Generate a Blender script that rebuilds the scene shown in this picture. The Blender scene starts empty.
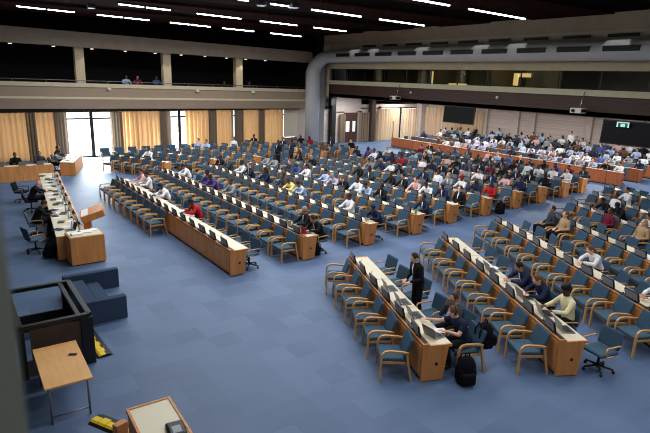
import bpy, bmesh, math, random
from mathutils import Vector, Matrix
random.seed(7)
R = math.radians
SC = bpy.context.scene
COL = SC.collection
ORD = ['zeroth', 'first', 'second', 'third', 'fourth', 'fifth', 'sixth', 'seventh', 'eighth', 'ninth', 'tenth', 'eleventh', 'twelfth',
       'thirteenth', 'fourteenth', 'fifteenth', 'sixteenth', 'seventeenth', 'eighteenth', 'nineteenth', 'twentieth'] + \
      ['twenty-' + w for w in ('first', 'second', 'third', 'fourth', 'fifth', 'sixth', 'seventh', 'eighth', 'ninth')]

# ------------------------------------------------------------------ camera
F, PITCH, ROLL, EYE, YAW = 540.0, math.atan(140 / 540.0), R(1.6), 5.6, R(35.5)
_f = Vector((0, math.cos(PITCH), -math.sin(PITCH))); _r = Vector((1, 0, 0)); _u = _r.cross(_f)
_r2 = _r * math.cos(ROLL) + _u * math.sin(ROLL); _u2 = -_r * math.sin(ROLL) + _u * math.cos(ROLL)
def to_room(v):
    c, s = math.cos(YAW), math.sin(YAW)
    return Vector((c * v.x + s * v.y, -s * v.x + c * v.y, v.z))
cd = bpy.data.cameras.new('camera'); cam = bpy.data.objects.new('camera', cd); COL.objects.link(cam)
a, b, c = to_room(_r2), to_room(_u2), -to_room(_f)
cam.matrix_world = Matrix(((a.x, b.x, c.x, 0), (a.y, b.y, c.y, 0), (a.z, b.z, c.z, EYE), (0, 0, 0, 1)))
cd.sensor_fit = 'HORIZONTAL'; cd.sensor_width = 36; cd.lens = F / 650 * 36; cd.clip_start = .05; cd.clip_end = 300
cd.dof.use_dof = True; cd.dof.focus_distance = 18; cd.dof.aperture_fstop = 4.0
SC.camera = cam

def pixel_of(X, Y, Z):                     # only to skip repeats wholly outside the frame
    v = Vector((X, Y, Z - EYE)); d = v.dot(-c)
    if d < .3: return (-9999, -9999)
    return 325 + F * v.dot(a) / d, 216.5 - F * v.dot(b) / d
def seen(X, Y, Z, m=22):
    x, y = pixel_of(X, Y, Z)
    return -m < x < 650 + m and -m < y < 433 + m

# ------------------------------------------------------------------ materials
MATS = {}
def mat(name, col, rough=.6, metal=0.0, var=0.0, scale=8.0, stretch=(1, 1, 1), emit=0.0, spec=.4, bump=0.0, gen=False):
    if name in MATS: return MATS[name]
    m = bpy.data.materials.new(name); m.use_nodes = True
    nt = m.node_tree; bs = nt.nodes['Principled BSDF']
    def lin(v): return v / 12.92 if v <= .04045 else ((v + .055) / 1.055) ** 2.4
    rgb = [lin(v / 255.0) for v in col]
    bs.inputs['Base Color'].default_value = (*rgb, 1)
    bs.inputs['Roughness'].default_value = rough; bs.inputs['Metallic'].default_value = metal
    bs.inputs['Specular IOR Level'].default_value = spec
    if emit:
        bs.inputs['Emission Color'].default_value = (*rgb, 1); bs.inputs['Emission Strength'].default_value = emit
    if var or bump:
        tc = nt.nodes.new('ShaderNodeTexCoord'); mp = nt.nodes.new('ShaderNodeMapping'); nz = nt.nodes.new('ShaderNodeTexNoise')
        mp.inputs['Scale'].default_value = stretch; nz.inputs['Scale'].default_value = scale; nz.inputs['Detail'].default_value = 5
        nt.links.new(tc.outputs['Object'], mp.inputs['Vector']); nt.links.new(mp.outputs['Vector'], nz.inputs['Vector'])
        rp = nt.nodes.new('ShaderNodeValToRGB')
        rp.color_ramp.elements[0].position = .3; rp.color_ramp.elements[1].position = .7
        rp.color_ramp.elements[0].color = (*[v * (1 - var) for v in rgb], 1); rp.color_ramp.elements[1].color = (*[min(1, v * (1 + var)) for v in rgb], 1)
        nt.links.new(nz.outputs['Fac'], rp.inputs['Fac']); nt.links.new(rp.outputs['Color'], bs.inputs['Base Color'])
        if bump:
            bp = nt.nodes.new('ShaderNodeBump'); bp.inputs['Strength'].default_value = bump; bp.inputs['Distance'].default_value = .01
            nt.links.new(nz.outputs['Fac'], bp.inputs['Height']); nt.links.new(bp.outputs['Normal'], bs.inputs['Normal'])
    MATS[name] = m
    return m
def lin3(col): return [(v / 255 / 12.92 if v / 255 <= .04045 else ((v / 255 + .055) / 1.055) ** 2.4) for v in col]

WOOD = mat('beech_arm', (198, 148, 90), .45, var=.18, scale=9, stretch=(1, 1, 6))
DESKW = mat('oak_desk', (200, 132, 72), .45, var=.16, scale=3, stretch=(3, 3, .4))
DESKP = mat('oak_panel', (218, 150, 86), .5, var=.16, scale=3, stretch=(3, 3, .4))
REDW = mat('redwood_panel', (150, 82, 46), .5, var=.2, scale=3, stretch=(3, 3, .4))
TABLEW = mat('table_beech', (228, 174, 110), .5, var=.08, scale=3, stretch=(4, .6, 1))
TOP = mat('cream_laminate', (216, 206, 178), .4, var=.02, scale=4)
SEATF = mat('blue_upholstery', (66, 90, 107), .9, var=.12, scale=30, spec=.1)
SEATD = mat('slate_upholstery', (58, 81, 100), .9, var=.12, scale=30, spec=.1)
BLACK = mat('black_plastic', (22, 22, 24), .45)
BLACKF = mat('black_fabric', (20, 21, 25), .9, var=.2, scale=25, spec=.1)
GREYP = mat('grey_screen_back', (132, 138, 146), .35)
SCREEN = mat('dark_glass_screen', (12, 13, 16), .5, spec=.15)
CHROME = mat('chrome', (190, 190, 190), .25, 1.0)
STEEL = mat('grey_steel', (120, 124, 128), .4, .6)
BEIGE = mat('beige_plaster', (190, 180, 160), .8, var=.05, scale=3)
BEIGEW = mat('beige_lip', (214, 200, 168), .7, var=.05, scale=3)
BALC = mat('balcony_board', (164, 144, 122), .7, var=.1, scale=5, stretch=(.4, 1, 6))
BALC2 = mat('balcony_lower_board', (148, 130, 112), .7, var=.1, scale=5, stretch=(.4, 1, 6))
DARKW = mat('dark_wall', (26, 21, 20), .8, var=.2, scale=3)
CEIL = mat('ceiling_black', (10, 8, 8), .95, spec=.02)
BAFFLE = mat('mahogany_slats', (42, 19, 17), .9, var=.3, scale=3, stretch=(.3, 8, 1), spec=.03)
FASCIA = mat('dark_brown_fascia', (66, 44, 38), .6, var=.25, scale=3, stretch=(1, .3, 6))
GREYDUCT = mat('duct_grey', (196, 196, 198), .45, var=.05, scale=2)
WHITE = mat('white_paint', (225, 222, 215), .6)
PAPER = mat('white_paper', (238, 238, 234), .7)
POSTG = mat('grey_post_paint', (104, 110, 104), .6)
NAVYW = mat('navy_box_fabric', (58, 72, 94), .9, var=.1, scale=20, spec=.1)
YELLOW = mat('yellow_rubber', (232, 196, 30), .6)
TUBE = mat('fluorescent_tube', (250, 250, 255), .5, emit=22)
SPOTM = mat('downlight_glow', (255, 236, 205), .5, emit=6)
LAPSCR = mat('laptop_screen', (205, 220, 240), .3, emit=.9)
WARM = mat('warm_lamp', (255, 205, 130), .5, emit=2.0)
GREENX = mat('exit_sign_light', (190, 245, 225), .5, emit=.8)
TEAL = mat('exit_sign_teal', (30, 90, 92), .5, emit=.3)
PINKW = mat('pale_pink_plaster', (178, 164, 156), .8, var=.06, scale=4)
BOTTLE = mat('bottle_water', (190, 205, 215), .1)

def carpet():
    m = bpy.data.materials.new('blue_carpet_tiles'); m.use_nodes = True; nt = m.node_tree; bs = nt.nodes['Principled BSDF']
    bs.inputs['Roughness'].default_value = .6; bs.inputs['Specular IOR Level'].default_value = .45
    tc = nt.nodes.new('ShaderNodeTexCoord')
    sn = nt.nodes.new('ShaderNodeVectorMath'); sn.operation = 'SNAP'; sn.inputs[1].default_value = (.6, .6, 10)
    nt.links.new(tc.outputs['Object'], sn.inputs[0])
    wn = nt.nodes.new('ShaderNodeTexWhiteNoise'); nt.links.new(sn.outputs[0], wn.inputs['Vector'])
    nz = nt.nodes.new('ShaderNodeTexNoise'); nz.inputs['Scale'].default_value = 1.1; nz.inputs['Detail'].default_value = 6
    nt.links.new(tc.outputs['Object'], nz.inputs['Vector'])
    n2 = nt.nodes.new('ShaderNodeTexNoise'); n2.inputs['Scale'].default_value = 60
    nt.links.new(tc.outputs['Object'], n2.inputs['Vector'])
    def mth(op, x, y):
        n = nt.nodes.new('ShaderNodeMath'); n.operation = op
        for i, v in enumerate((x, y)):
            if isinstance(v, float): n.inputs[i].default_value = v
            else: nt.links.new(v, n.inputs[i])
        return n.outputs[0]
    s = mth('ADD', mth('MULTIPLY', wn.outputs['Value'], .42), mth('MULTIPLY', nz.outputs['Fac'], .5))
    s = mth('ADD', s, mth('MULTIPLY', n2.outputs['Fac'], .2))
    rp = nt.nodes.new('ShaderNodeValToRGB'); rp.color_ramp.elements[0].position = .15; rp.color_ramp.elements[1].position = .9
    rp.color_ramp.elements[0].color = (*lin3((66, 88, 120)), 1); rp.color_ramp.elements[1].color = (*lin3((88, 110, 143)), 1)
    nt.links.new(s, rp.inputs['Fac']); nt.links.new(rp.outputs['Color'], bs.inputs['Base Color'])
    return m
CARPET = carpet()
def brick():
    m = bpy.data.materials.new('grey_brick'); m.use_nodes = True; nt = m.node_tree; bs = nt.nodes['Principled BSDF']
    tc = nt.nodes.new('ShaderNodeTexCoord'); mp = nt.nodes.new('ShaderNodeMapping'); br = nt.nodes.new('ShaderNodeTexBrick')
    mp.inputs['Rotation'].default_value = (R(90), 0, R(90)); nt.links.new(tc.outputs['Object'], mp.inputs['Vector']); nt.links.new(mp.outputs['Vector'], br.inputs['Vector'])
    br.inputs['Scale'].default_value = 2.4
    br.inputs['Color1'].default_value = (*lin3((196, 176, 166)), 1); br.inputs['Color2'].default_value = (*lin3((166, 148, 142)), 1)
    br.inputs['Mortar'].default_value = (*lin3((202, 190, 182)), 1)
    nt.links.new(br.outputs['Color'], bs.inputs['Base Color']); bs.inputs['Roughness'].default_value = .85
    return m
BRICK = brick()
def curtain_mat(name, col, trans):
    m = bpy.data.materials.new(name); m.use_nodes = True; nt = m.node_tree; out = nt.nodes['Material Output']
    nt.nodes.remove(nt.nodes['Principled BSDF'])
    d = nt.nodes.new('ShaderNodeBsdfDiffuse'); t = nt.nodes.new('ShaderNodeBsdfTranslucent'); mx = nt.nodes.new('ShaderNodeMixShader')
    d.inputs['Color'].default_value = (*lin3(col), 1); t.inputs['Color'].default_value = (*lin3(col), 1); mx.inputs['Fac'].default_value = trans
    nt.links.new(d.outputs[0], mx.inputs[1]); nt.links.new(t.outputs[0], mx.inputs[2]); nt.links.new(mx.outputs[0], out.inputs['Surface'])
    return m
CURT = curtain_mat('tan_curtain', (230, 184, 130), .4)
CURT2 = curtain_mat('faded_tan_curtain', (206, 180, 150), .3)
CURTG = curtain_mat('grey_brown_drape', (120, 104, 88), .12)
def glass_mat(name, tint, gl):
    m = bpy.data.materials.new(name); m.use_nodes = True; nt = m.node_tree; out = nt.nodes['Material Output']
    nt.nodes.remove(nt.nodes['Principled BSDF'])
    t = nt.nodes.new('ShaderNodeBsdfTransparent'); g = nt.nodes.new('ShaderNodeBsdfGlossy'); mx = nt.nodes.new('ShaderNodeMixShader')
    t.inputs['Color'].default_value = (*tint, 1); g.inputs['Roughness'].default_value = .05; mx.inputs['Fac'].default_value = gl
    nt.links.new(t.outputs[0], mx.inputs[1]); nt.links.new(g.outputs[0], mx.inputs[2]); nt.links.new(mx.outputs[0], out.inputs['Surface'])
    return m
GLASS = glass_mat('window_glass', (.96, .98, .98), .05)
BOOTHG = glass_mat('booth_glass', (.75, .82, .8), .12)

# ------------------------------------------------------------------ mesh helpers
class B:
    def __init__(s): s.bm = bmesh.new()
    def _tf(s, vs, M):
        if M is not None:
            for v in vs: v.co = M @ v.co
    def box(s, x0, x1, y0, y1, z0, z1, bev=0.0, mi=0, M=None, seg=2):
        vs = [s.bm.verts.new(p) for p in ((x0, y0, z0), (x1, y0, z0), (x1, y1, z0), (x0, y1, z0), (x0, y0, z1), (x1, y0, z1), (x1, y1, z1), (x0, y1, z1))]
        fs = [s.bm.faces.new([vs[i] for i in q]) for q in ((0, 3, 2, 1), (4, 5, 6, 7), (0, 1, 5, 4), (1, 2, 6, 5), (2, 3, 7, 6), (3, 0, 4, 7))]
        for f in fs: f.material_index = mi
        s._tf(vs, M)
        if bev:
            es = list({e for f in fs for e in f.edges})
            r = bmesh.ops.bevel(s.bm, geom=es, offset=bev, segments=seg, affect='EDGES', profile=.5)
            for f in r['faces']: f.material_index = mi; f.smooth = True
        return s
    def prism(s, poly, y0, y1, mi=0, M=None):           # polygon in x,z extruded along y
        A = [s.bm.verts.new((x, y0, z)) for x, z in poly]; Z = [s.bm.verts.new((x, y1, z)) for x, z in poly]; n = len(poly)
        fs = [s.bm.faces.new(A), s.bm.faces.new(Z[::-1])] + [s.bm.faces.new((A[i], Z[i], Z[(i + 1) % n], A[(i + 1) % n])) for i in range(n)]
        for f in fs: f.material_index = mi
        s._tf(A + Z, M)
        return s
    def strap(s, path, t, y0, y1, mi=0):                 # bentwood: band of thickness t along a path in x,z
        n = len(path); L, Rr = [], []
        for i in range(n):
            p = Vector(path[i]); d = Vector(path[min(i + 1, n - 1)]) - Vector(path[max(i - 1, 0)]); d.normalize(); q = Vector((-d.y, d.x))
            L.append(p + q * t / 2); Rr.append(p - q * t / 2)
        poly = [(v.x, v.y) for v in L] + [(v.x, v.y) for v in reversed(Rr)]
        A = [s.bm.verts.new((x, y0, z)) for x, z in poly]; Z = [s.bm.verts.new((x, y1, z)) for x, z in poly]; m = len(poly)
        for i in range(n - 1):
            j = m - 1 - i
            s.bm.faces.new((A[i], A[i + 1], A[j - 1], A[j])); s.bm.faces.new((Z[j], Z[j - 1], Z[i + 1], Z[i]))
        for i in range(m): s.bm.faces.new((A[i], Z[i], Z[(i + 1) % m], A[(i + 1) % m]))
        return s
    def tube(s, pts, r, n=8, mi=0):
        pts = [Vector(p) for p in pts]; rings = []
        rr = r if isinstance(r, (list, tuple)) else [r] * len(pts)
        ref = None
        for i, p in enumerate(pts):
            d = (pts[min(i + 1, len(pts) - 1)] - pts[max(i - 1, 0)]).normalized()
            if ref is None: ref = d.cross(Vector((0, 0, 1))) if abs(d.z) < .9 else d.cross(Vector((1, 0, 0)))
            u = (ref - d * ref.dot(d)).normalized(); ref = u; v = d.cross(u)
            rings.append([s.bm.verts.new(p + (u * math.cos(2 * math.pi * k / n) + v * math.sin(2 * math.pi * k / n)) * rr[i]) for k in range(n)])
        for q, w in zip(rings, rings[1:]):
            for k in range(n):
                f = s.bm.faces.new((q[k], q[(k + 1) % n], w[(k + 1) % n], w[k])); f.smooth = True; f.material_index = mi
        for q in (rings[0][::-1], rings[-1]):
            f = s.bm.faces.new(q); f.material_index = mi
        return s
    def loft(s, secs, n=14, mi=0):                       # (centre, half-axis, half-axis) rings
        rings = [[s.bm.verts.new(Vector(p) + Vector(u) * math.cos(2 * math.pi * k / n) + Vector(v) * math.sin(2 * math.pi * k / n)) for k in range(n)] for p, u, v in secs]
        for q, w in zip(rings, rings[1:]):
            for k in range(n):
                f = s.bm.faces.new((q[k], q[(k + 1) % n], w[(k + 1) % n], w[k])); f.smooth = True; f.material_index = mi
        s.bm.faces.new(rings[0][::-1]).material_index = mi; s.bm.faces.new(rings[-1]).material_index = mi
        return s
    def ball(s, p, u, v, w, mi=0, n=12):                 # ellipsoid with half-axes u, v, w
        r = bmesh.ops.create_uvsphere(s.bm, u_segments=n, v_segments=max(6, n * 2 // 3), radius=1)
        M = Matrix(((u[0], v[0], w[0], p[0]), (u[1], v[1], w[1], p[1]), (u[2], v[2], w[2], p[2]), (0, 0, 0, 1)))
        for x in r['verts']:
            x.co = M @ x.co
            for f in x.link_faces: f.smooth = True; f.material_index = mi
        return s
    def mesh(s, name, *mats):
        bmesh.ops.recalc_face_normals(s.bm, faces=s.bm.faces)
        m = bpy.data.meshes.new(name); s.bm.to_mesh(m); s.bm.free()
        for x in mats: m.materials.append(x)
        return m

def link(name, data, loc=(0, 0, 0), rz=0.0, parent=None):
    o = bpy.data.objects.new(name, data); COL.objects.link(o); o.location = loc; o.rotation_euler = (0, 0, rz)
    if parent: o.parent = parent
    return o
def tag(o, label, cat, group=None):
    o['label'] = label; o['category'] = cat
    if group: o['group'] = group
    return o
def struct(name, bld, *mats):
    o = link(name, bld.mesh(name, *mats)); o['kind'] = 'structure'
    return o
def place(proto, loc, rz, label, cat, group=None, mats=None, scale=1.0):
    """proto = (name, root mesh or None, [(part name, mesh, label or None, [sub-parts])]); copies share mesh data"""
    name, rm, parts = proto
    o = link(name, rm, loc, rz); tag(o, label, cat, group)
    if scale != 1.0: o.scale = (scale,) * 3
    for pn, pm, pl, subs in parts:
        p = link(pn, pm, parent=o)
        if pl: p['label'] = pl
        if mats and pn in mats:
            p.material_slots[0].link = 'OBJECT'; p.material_slots[0].material = mats[pn]
        for sn, sm, sl in subs:
            q = link(sn, sm, parent=p)
            if sl: q['label'] = sl
    return o
def recolour(o, *mats):
    for i, m in enumerate(mats):
        if m is None: continue
        o.material_slots[i].link = 'OBJECT'; o.material_slots[i].material = m

# ------------------------------------------------------------------ setting
def zs(z, X): return z * (1 - .0028 * (X - 3))       # the left gallery falls slightly towards the corner
CEILZ = 8.78
struct('floor', B().box(-8, 41, -6, 38.4, -.1, 0), CARPET)
struct('ceiling', B().box(-8, 41, -6, 46, CEILZ, CEILZ + .2), CEIL)
struct('wall_front', B().box(-8.2, -8, -6, 46, 0, CEILZ), BEIGE)
struct('wall_near', B().box(-8, 41, -6.2, -6, 0, CEILZ), BEIGE)
struct('wall_gallery_back', B().box(-8, 25.5, 43, 43.2, 3.3, CEILZ), DARKW)
struct('wall_above_gallery', B().box(-8, 25.5, 37.45, 37.6, 7.35, CEILZ), CEIL)
struct('wall_gallery_end', B().box(25.4, 25.6, 37.2, 43.2, 3.3, CEILZ), DARKW)
struct('wall_booth_end', B().box(25.6, 29.7, 36.85, 38.0, 4.1, CEILZ), DARKW)
struct('wall_behind_fascia', B().box(29.5, 29.7, -6, 38, 4.1, CEILZ), DARKW)
# left window wall: piers, head and sill around openings
b1 = B()
for x0, x1 in ((-8, 0.6), (6.1, 6.55), (13.05, 13.25), (18.1, 18.3), (22.45, 22.7), (24.0, 27.9)):
    b1.box(x0, x1, 38.0, 38.3, 0, 3.15)
b1.box(-8, 27.9, 38.0, 38.3, 2.98, 3.3)
b1.box(27.9, 30.7, 38.0, 38.3, 2.6, 3.3); b1.box(30.7, 38.4, 38.0, 38.3, 2.9, 4.1); b1.box(24, 38.4, 38.0, 38.3, 3.3, 4.1); b1.box(30.7, 32.9, 38, 38.3, 0, 3.0)
struct('wall_left', b1, PINKW)
struct('trim_1', B().box(-8, 24.2, 37.9, 38.0, 2.95, 3.2), BLACK)
n = 0
def window(x0, x1, posts):
    global n; n += 1
    fr = B()
    for p in posts: fr.box(p - .11, p + .11, 38.0, 38.12, 0, 3)
    fr.box(x0, x1, 38.02, 38.1, 2.48, 2.58); fr.box(x0, x1, 38.0, 38.12, 0, .1); fr.box(x0, x1, 38, 38.12, 2.93, 3.0)
    o = struct('window_%d' % n, fr, BLACK)
    g = link('glass', B().box(x0, x1, 38.05, 38.06, .05, 2.98).mesh('glass', GLASS), parent=o); g['kind'] = 'structure'
window(.6, 6.35, (2.6, 4.6)); window(6.5, 13.05, (8.12, 11)); window(13.25, 18.1, (14.05, 16.3)); window(18.3, 22.45, (20.4,)); window(22.7, 24.0, ()); window(32.9, 38.3, (35.5,))
# curtains
def curtain(path_x0, path_x1, label, m, ztop=2.97, y=37.75, fold=.3, amp=.09, along='x', const=None, cat='curtain', name='curtain', group='long curtains along the walls'):
    bm = bmesh.new(); L = abs(path_x1 - path_x0); nseg = max(8, int(L / fold * 6)); prev = None
    for i in range(nseg + 1):
        t = i / nseg; s = path_x0 + (path_x1 - path_x0) * t
        d = amp * math.sin(2 * math.pi * s / fold) + amp * .5 * math.sin(2 * math.pi * s / (fold * 2.7) + 1)
        p = (s, y + d) if along == 'x' else (y + d, s)
        cur = [bm.verts.new((p[0], p[1], .03)), bm.verts.new((p[0], p[1], ztop))]
        if prev: bm.faces.new((prev[0], cur[0], cur[1], prev[1])).smooth = True
        prev = cur
    me = bpy.data.meshes.new(name); bm.to_mesh(me); bm.free(); me.materials.append(m)
    return tag(link(name, me), label, cat, group)
for x0, x1, lb in ((-.6, 4.45, 'glowing tan curtain behind the secretariat desks, far left bay'), (4.7, 5.9, 'narrow tan curtain just left of the open bright window'),
                   (9.9, 12.6, 'tan curtain between the open bright window and the narrow bright gap'), (14.4, 16.2, 'tan curtain right after the narrow bright window gap'),
                   (16.75, 18.05, 'tan curtain ending at the thin bright slit in the wall of windows'), (18.95, 20.3, 'tan curtain just past the thin bright slit, left of the duct'),
                   (20.75, 22.45, 'last tan curtain before the bare grey window by the duct')):
    curtain(x0, x1, lb, CURT)
for x0, x1, lb in ((4.3, 4.85, 'grey gathered drape between two glowing curtains at the far left'), (5.85, 6.6, 'grey gathered drape beside the open bright window, on its left'), (9.25, 9.98, 'grey gathered drape beside the open bright window, on its right'),
                   (12.5, 13.3, 'grey gathered drape left of the narrow bright gap'), (16.18, 16.8, 'grey gathered drape between the second pair of tan curtains'), (18.15, 19.0, 'grey gathered drape right of the thin bright slit'), (20.28, 20.78, 'grey gathered drape between the last two tan curtains')):
    curtain(x0, x1, lb, CURTG, fold=.2, amp=.08, y=37.66)
curtain(32.45, 35.2, 'rear tan curtain left of the lit wall lamp, beyond the wooden counter', CURT2, 2.9)
curtain(35.3, 38.1, 'rear tan curtain running into the room corner', CURT2, 2.9)
curtain(37.6, 33.3, 'tan curtain on the rear wall behind the hanging black screen', CURT2, 3.1, 38.0, along='y')
curtain(33.2, 30.4, 'tan curtain on the rear wall right of the hanging black screen', CURT2, 3.1, 38.0, along='y')
curtain(28.15, 28.75, 'pale curtain left of the dark rear doorway', CURTG, 2.5)
curtain(30.35, 31.5, 'grey brown curtain right of the dark rear doorway', CURTG, 2.6)
tag(link('roller_blind', B().box(22.7, 24.0, 37.9, 37.93, .75, 2.95, .005).mesh('roller_blind', mat('blind_grey', (196, 186, 168), .8))), 'grey roller blind drawn over the window beside the duct', 'blind')
curtain(22.75, 24.0, 'pale grey sheer below the roller blind beside the duct', CURTG, .7, 37.95)
# rear wall
rw = B(); rw.box(38.3, 38.6, 30.3, 38.3, 3.05, 4.1); rw.box(38.35, 38.6, 33, 38.3, 0, .4)
struct('wall_rear_head', rw, PINKW)
struct('wall_rear', B().box(38.3, 38.6, -6, 30.3, 0, 4.1), BRICK)
struct('window_7', B().box(38.4, 38.5, 30.3, 38.0, .3, 3.05), mat('overcast_pane', (235, 232, 225), .5, emit=.6))
for i, (y0, y1) in enumerate(((27.0, 27.6), (25.5, 25.9), (20.9, 21.3), (16.2, 16.6), (11.5, 11.9), (30.1, 30.5))):
    struct('trim_%d' % (i + 2), B().box(38.1, 38.32, y0, y1, 0, 4.1), PINKW)
struct('trim_8', B().box(38.2, 38.32, -6, 38, 3.55, 4.1), PINKW)
struct('trim_9', B().box(31.55, 32.0, 37.5, 38.0, 0, 4.1), mat('dark_pier', (58, 40, 34), .6))
struct('trim_10', B().box(27.2, 27.6, 37.5, 38.0, 0, 4.1), BLACK)
struct('trim_11', B().box(37.5, 38.3, 37.3, 38.05, 0, 3.6), PINKW)
struct('wall_door_sides', B().box(27.8, 28.85, 38.0, 38.2, 0, 2.7).box(30.25, 30.8, 38.0, 38.2, 0, 2.7).box(28.8, 30.3, 38.06, 38.2, 0, 2.7), PINKW)
struct('wall_corner_strip', B().box(32.7, 33.05, 38.0, 38.2, 0, 3.1), PINKW)
dr = struct('door_1', B().box(28.8, 30.3, 37.95, 38.05, 0, 2.6), mat('dark_door', (60, 36, 26), .5))
for x0, x1 in ((29.0, 29.4), (29.75, 30.05)):
    p = link('door_notice', B().box(x0, x1, 37.9, 37.95, .95, 1.85, .005).mesh('door_notice', PAPER), parent=dr); p['kind'] = 'structure'
# left gallery
def sweepX(x0, x1, poly, nseg=10):                    # y,z section along x, following the slight fall
    bld = B(); prev = None
    for i in range(nseg + 1):
        X = x0 + (x1 - x0) * i / nseg
        cur = [bld.bm.verts.new((X, y, zs(z, X))) for y, z in poly]; m = len(cur)
        if prev:
            for k in range(m): bld.bm.faces.new((prev[k], prev[(k + 1) % m], cur[(k + 1) % m], cur[k]))
        else: bld.bm.faces.new(cur)
        prev = cur
    bld.bm.faces.new(prev[::-1])
    return bld
struct('wall_gallery_front', sweepX(-8, 24.6, [(37.4, 3.98), (37.4, 4.6), (37.55, 4.6), (37.55, 3.98)]), BALC)
struct('wall_gallery_front_lower', sweepX(-8, 24.6, [(37.35, 3.24), (37.35, 3.85), (37.55, 3.85), (37.55, 3.24)]), BALC2)
struct('trim_12', sweepX(-8, 24.6, [(37.3, 4.6), (37.3, 4.84), (37.6, 4.84), (37.6, 4.6)]), BEIGEW)
struct('trim_13', sweepX(-8, 24.6, [(37.36, 3.85), (37.36, 3.98), (37.5, 3.98), (37.5, 3.85)]), BEIGEW)
struct('floor_gallery', B().box(-8, 25.5, 37.5, 43, 3.3, 3.5), DARKW)
struct('trim_14', sweepX(-8, 25.0, [(37.3, 7.05), (37.42, 7.95), (37.75, 7.95), (38.0, 7.05)]), mat('bulkhead_plaster', (176, 162, 144), .8, var=.08, scale=2))
for i, X in enumerate((7.72, 13.35, 18.85)):
    struct('trim_%d' % (15 + i), B().box(X - .27, X + .27, 38.0, 38.5, 3.5, 7.1), BEIGEW)
for i, X in enumerate((3.9, 6.2, 8.4, 10.45, 12.4, 14.2, 15.95, 17.6, 19.15, 20.8)):
    t = link('downlight', B().tube([(0, 0, 0), (0, 0, .06)], .11, 12).mesh('downlight', BEIGE), (X, 37.55, zs(7.05, X) - .06))
    tag(t, '%s small downlight from the left under the gallery bulkhead' % ORD[i + 1], 'downlight', 'downlights under the gallery bulkhead')
    link('lamp', B().tube([(0, 0, -.02), (0, 0, .0)], .09, 12).mesh('lamp', SPOTM), parent=t)
    ld = bpy.data.lights.new('downlight_lamp', 'SPOT'); ld.energy = 60; ld.spot_size = R(110); ld.color = (1, .9, .75); ld.shadow_soft_size = .08
    lo = bpy.data.objects.new('downlight_lamp', ld); COL.objects.link(lo); lo.location = (X, 37.5, zs(7.05, X) - .12)
rail = B(); rail.tube([(-8, 37.45, zs(5.0, -8)), (24.5, 37.45, zs(5.0, 24.5))], .025, 6)
for i in range(18): rail.tube([(-7 + i * 1.8, 37.45, zs(4.8, -7 + i * 1.8)), (-7 + i * 1.8, 37.45, zs(5.0, -7 + i * 1.8))], .02, 6)
tag(link('guard_rail', rail.mesh('guard_rail', STEEL)), 'thin dark rail along the top of the left gallery front', 'railing')
# right fascia with interpreters' booths
FX = 25.7
struct('wall_fascia_upper', B().box(FX, FX + .3, -6, 36.8, 8.0, CEILZ), mat('upper_band', (172, 156, 136), .8, var=.06, scale=2))
struct('wall_fascia_recess', B().box(FX, FX + .25, -6, 36.8, 6.6, 8.0), BEIGE)
struct('trim_18', B().box(FX - .05, FX + .2, -6, 36.3, 6.2, 6.62), mat('beige_band', (188, 174, 144), .8, var=.06, scale=2))
struct('trim_19', B().box(FX - .12, FX + .2, -6, 36.3, 5.03, 5.32), mat('sill_band', (190, 184, 156), .8, var=.06, scale=2))
struct('wall_fascia_lower', B().box(FX, FX + .2, -6, 36.8, 4.05, 5.05), FASCIA)
struct('trim_20', B().box(FX - .04, FX + .3, 36.0, 36.8, 4.05, 8.0), BEIGEW)
struct('floor_booths', B().box(FX, 38.3, -6, 38.0, 4.08, 4.3), DARKW)
bo = B(); bo.box(29.3, 29.5, -6, 36.8, 4.3, 6.4); bo.box(FX + .2, 29.5, -6, 36.8, 6.3, 6.5)
struct('wall_booths', bo, mat('booth_wall', (130, 126, 112), .8, var=.35, scale=1.2))
y = 36.0; k = 0
while y > -5:
    g = struct('window_%d' % (8 + k), B().box(FX + .04, FX + .05, y - 2.2, y, 5.3, 6.22), BOOTHG)
    m_ = link('mullion', B().box(FX + .02, FX + .08, y - 2.24, y - 2.18, 5.3, 6.22).mesh('mullion', BLACK), parent=g); m_['kind'] = 'structure'
    if k % 2 == 0:
        q = struct('wall_booth_partition_%s' % 'abcdefghijklmnopqrst'[k // 2], B().box(FX + .3, 29.3, y - 2.25, y - 2.17, 4.3, 6.3), mat('booth_partition', (96, 84, 68), .8, var=.1, scale=1))
    y -= 2.2; k += 1
for i, (Y, z0, z1, w, lb) in enumerate(((25.3, 5.35, 6.1, .2, 'tall warm lamp panel glowing inside the left part of the booth gallery'), (19.05, 5.4, 6.05, .14, 'slim warm lamp panel glowing inside the middle interpreter booth'),
                                        (18.5, 5.85, 6.05, .35, 'small warm ceiling lamp in the interpreter booth'), (23.2, 5.32, 5.4, .7, 'low white desk lamp lit behind the booth glass'))):
    t = link('booth_lamp', B().box(FX + .5, FX + .58, Y - w, Y + w, z0, z1, .01).mesh('booth_lamp', WARM)); tag(t, lb, 'lamp')
    ld = bpy.data.lights.new('booth_bulb', 'POINT'); ld.energy = 45; ld.color = (1, .8, .55); ld.shadow_soft_size = .2
    lo = bpy.data.objects.new('booth_bulb', ld); COL.objects.link(lo); lo.location = (FX + .9, Y, 6.0)
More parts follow.
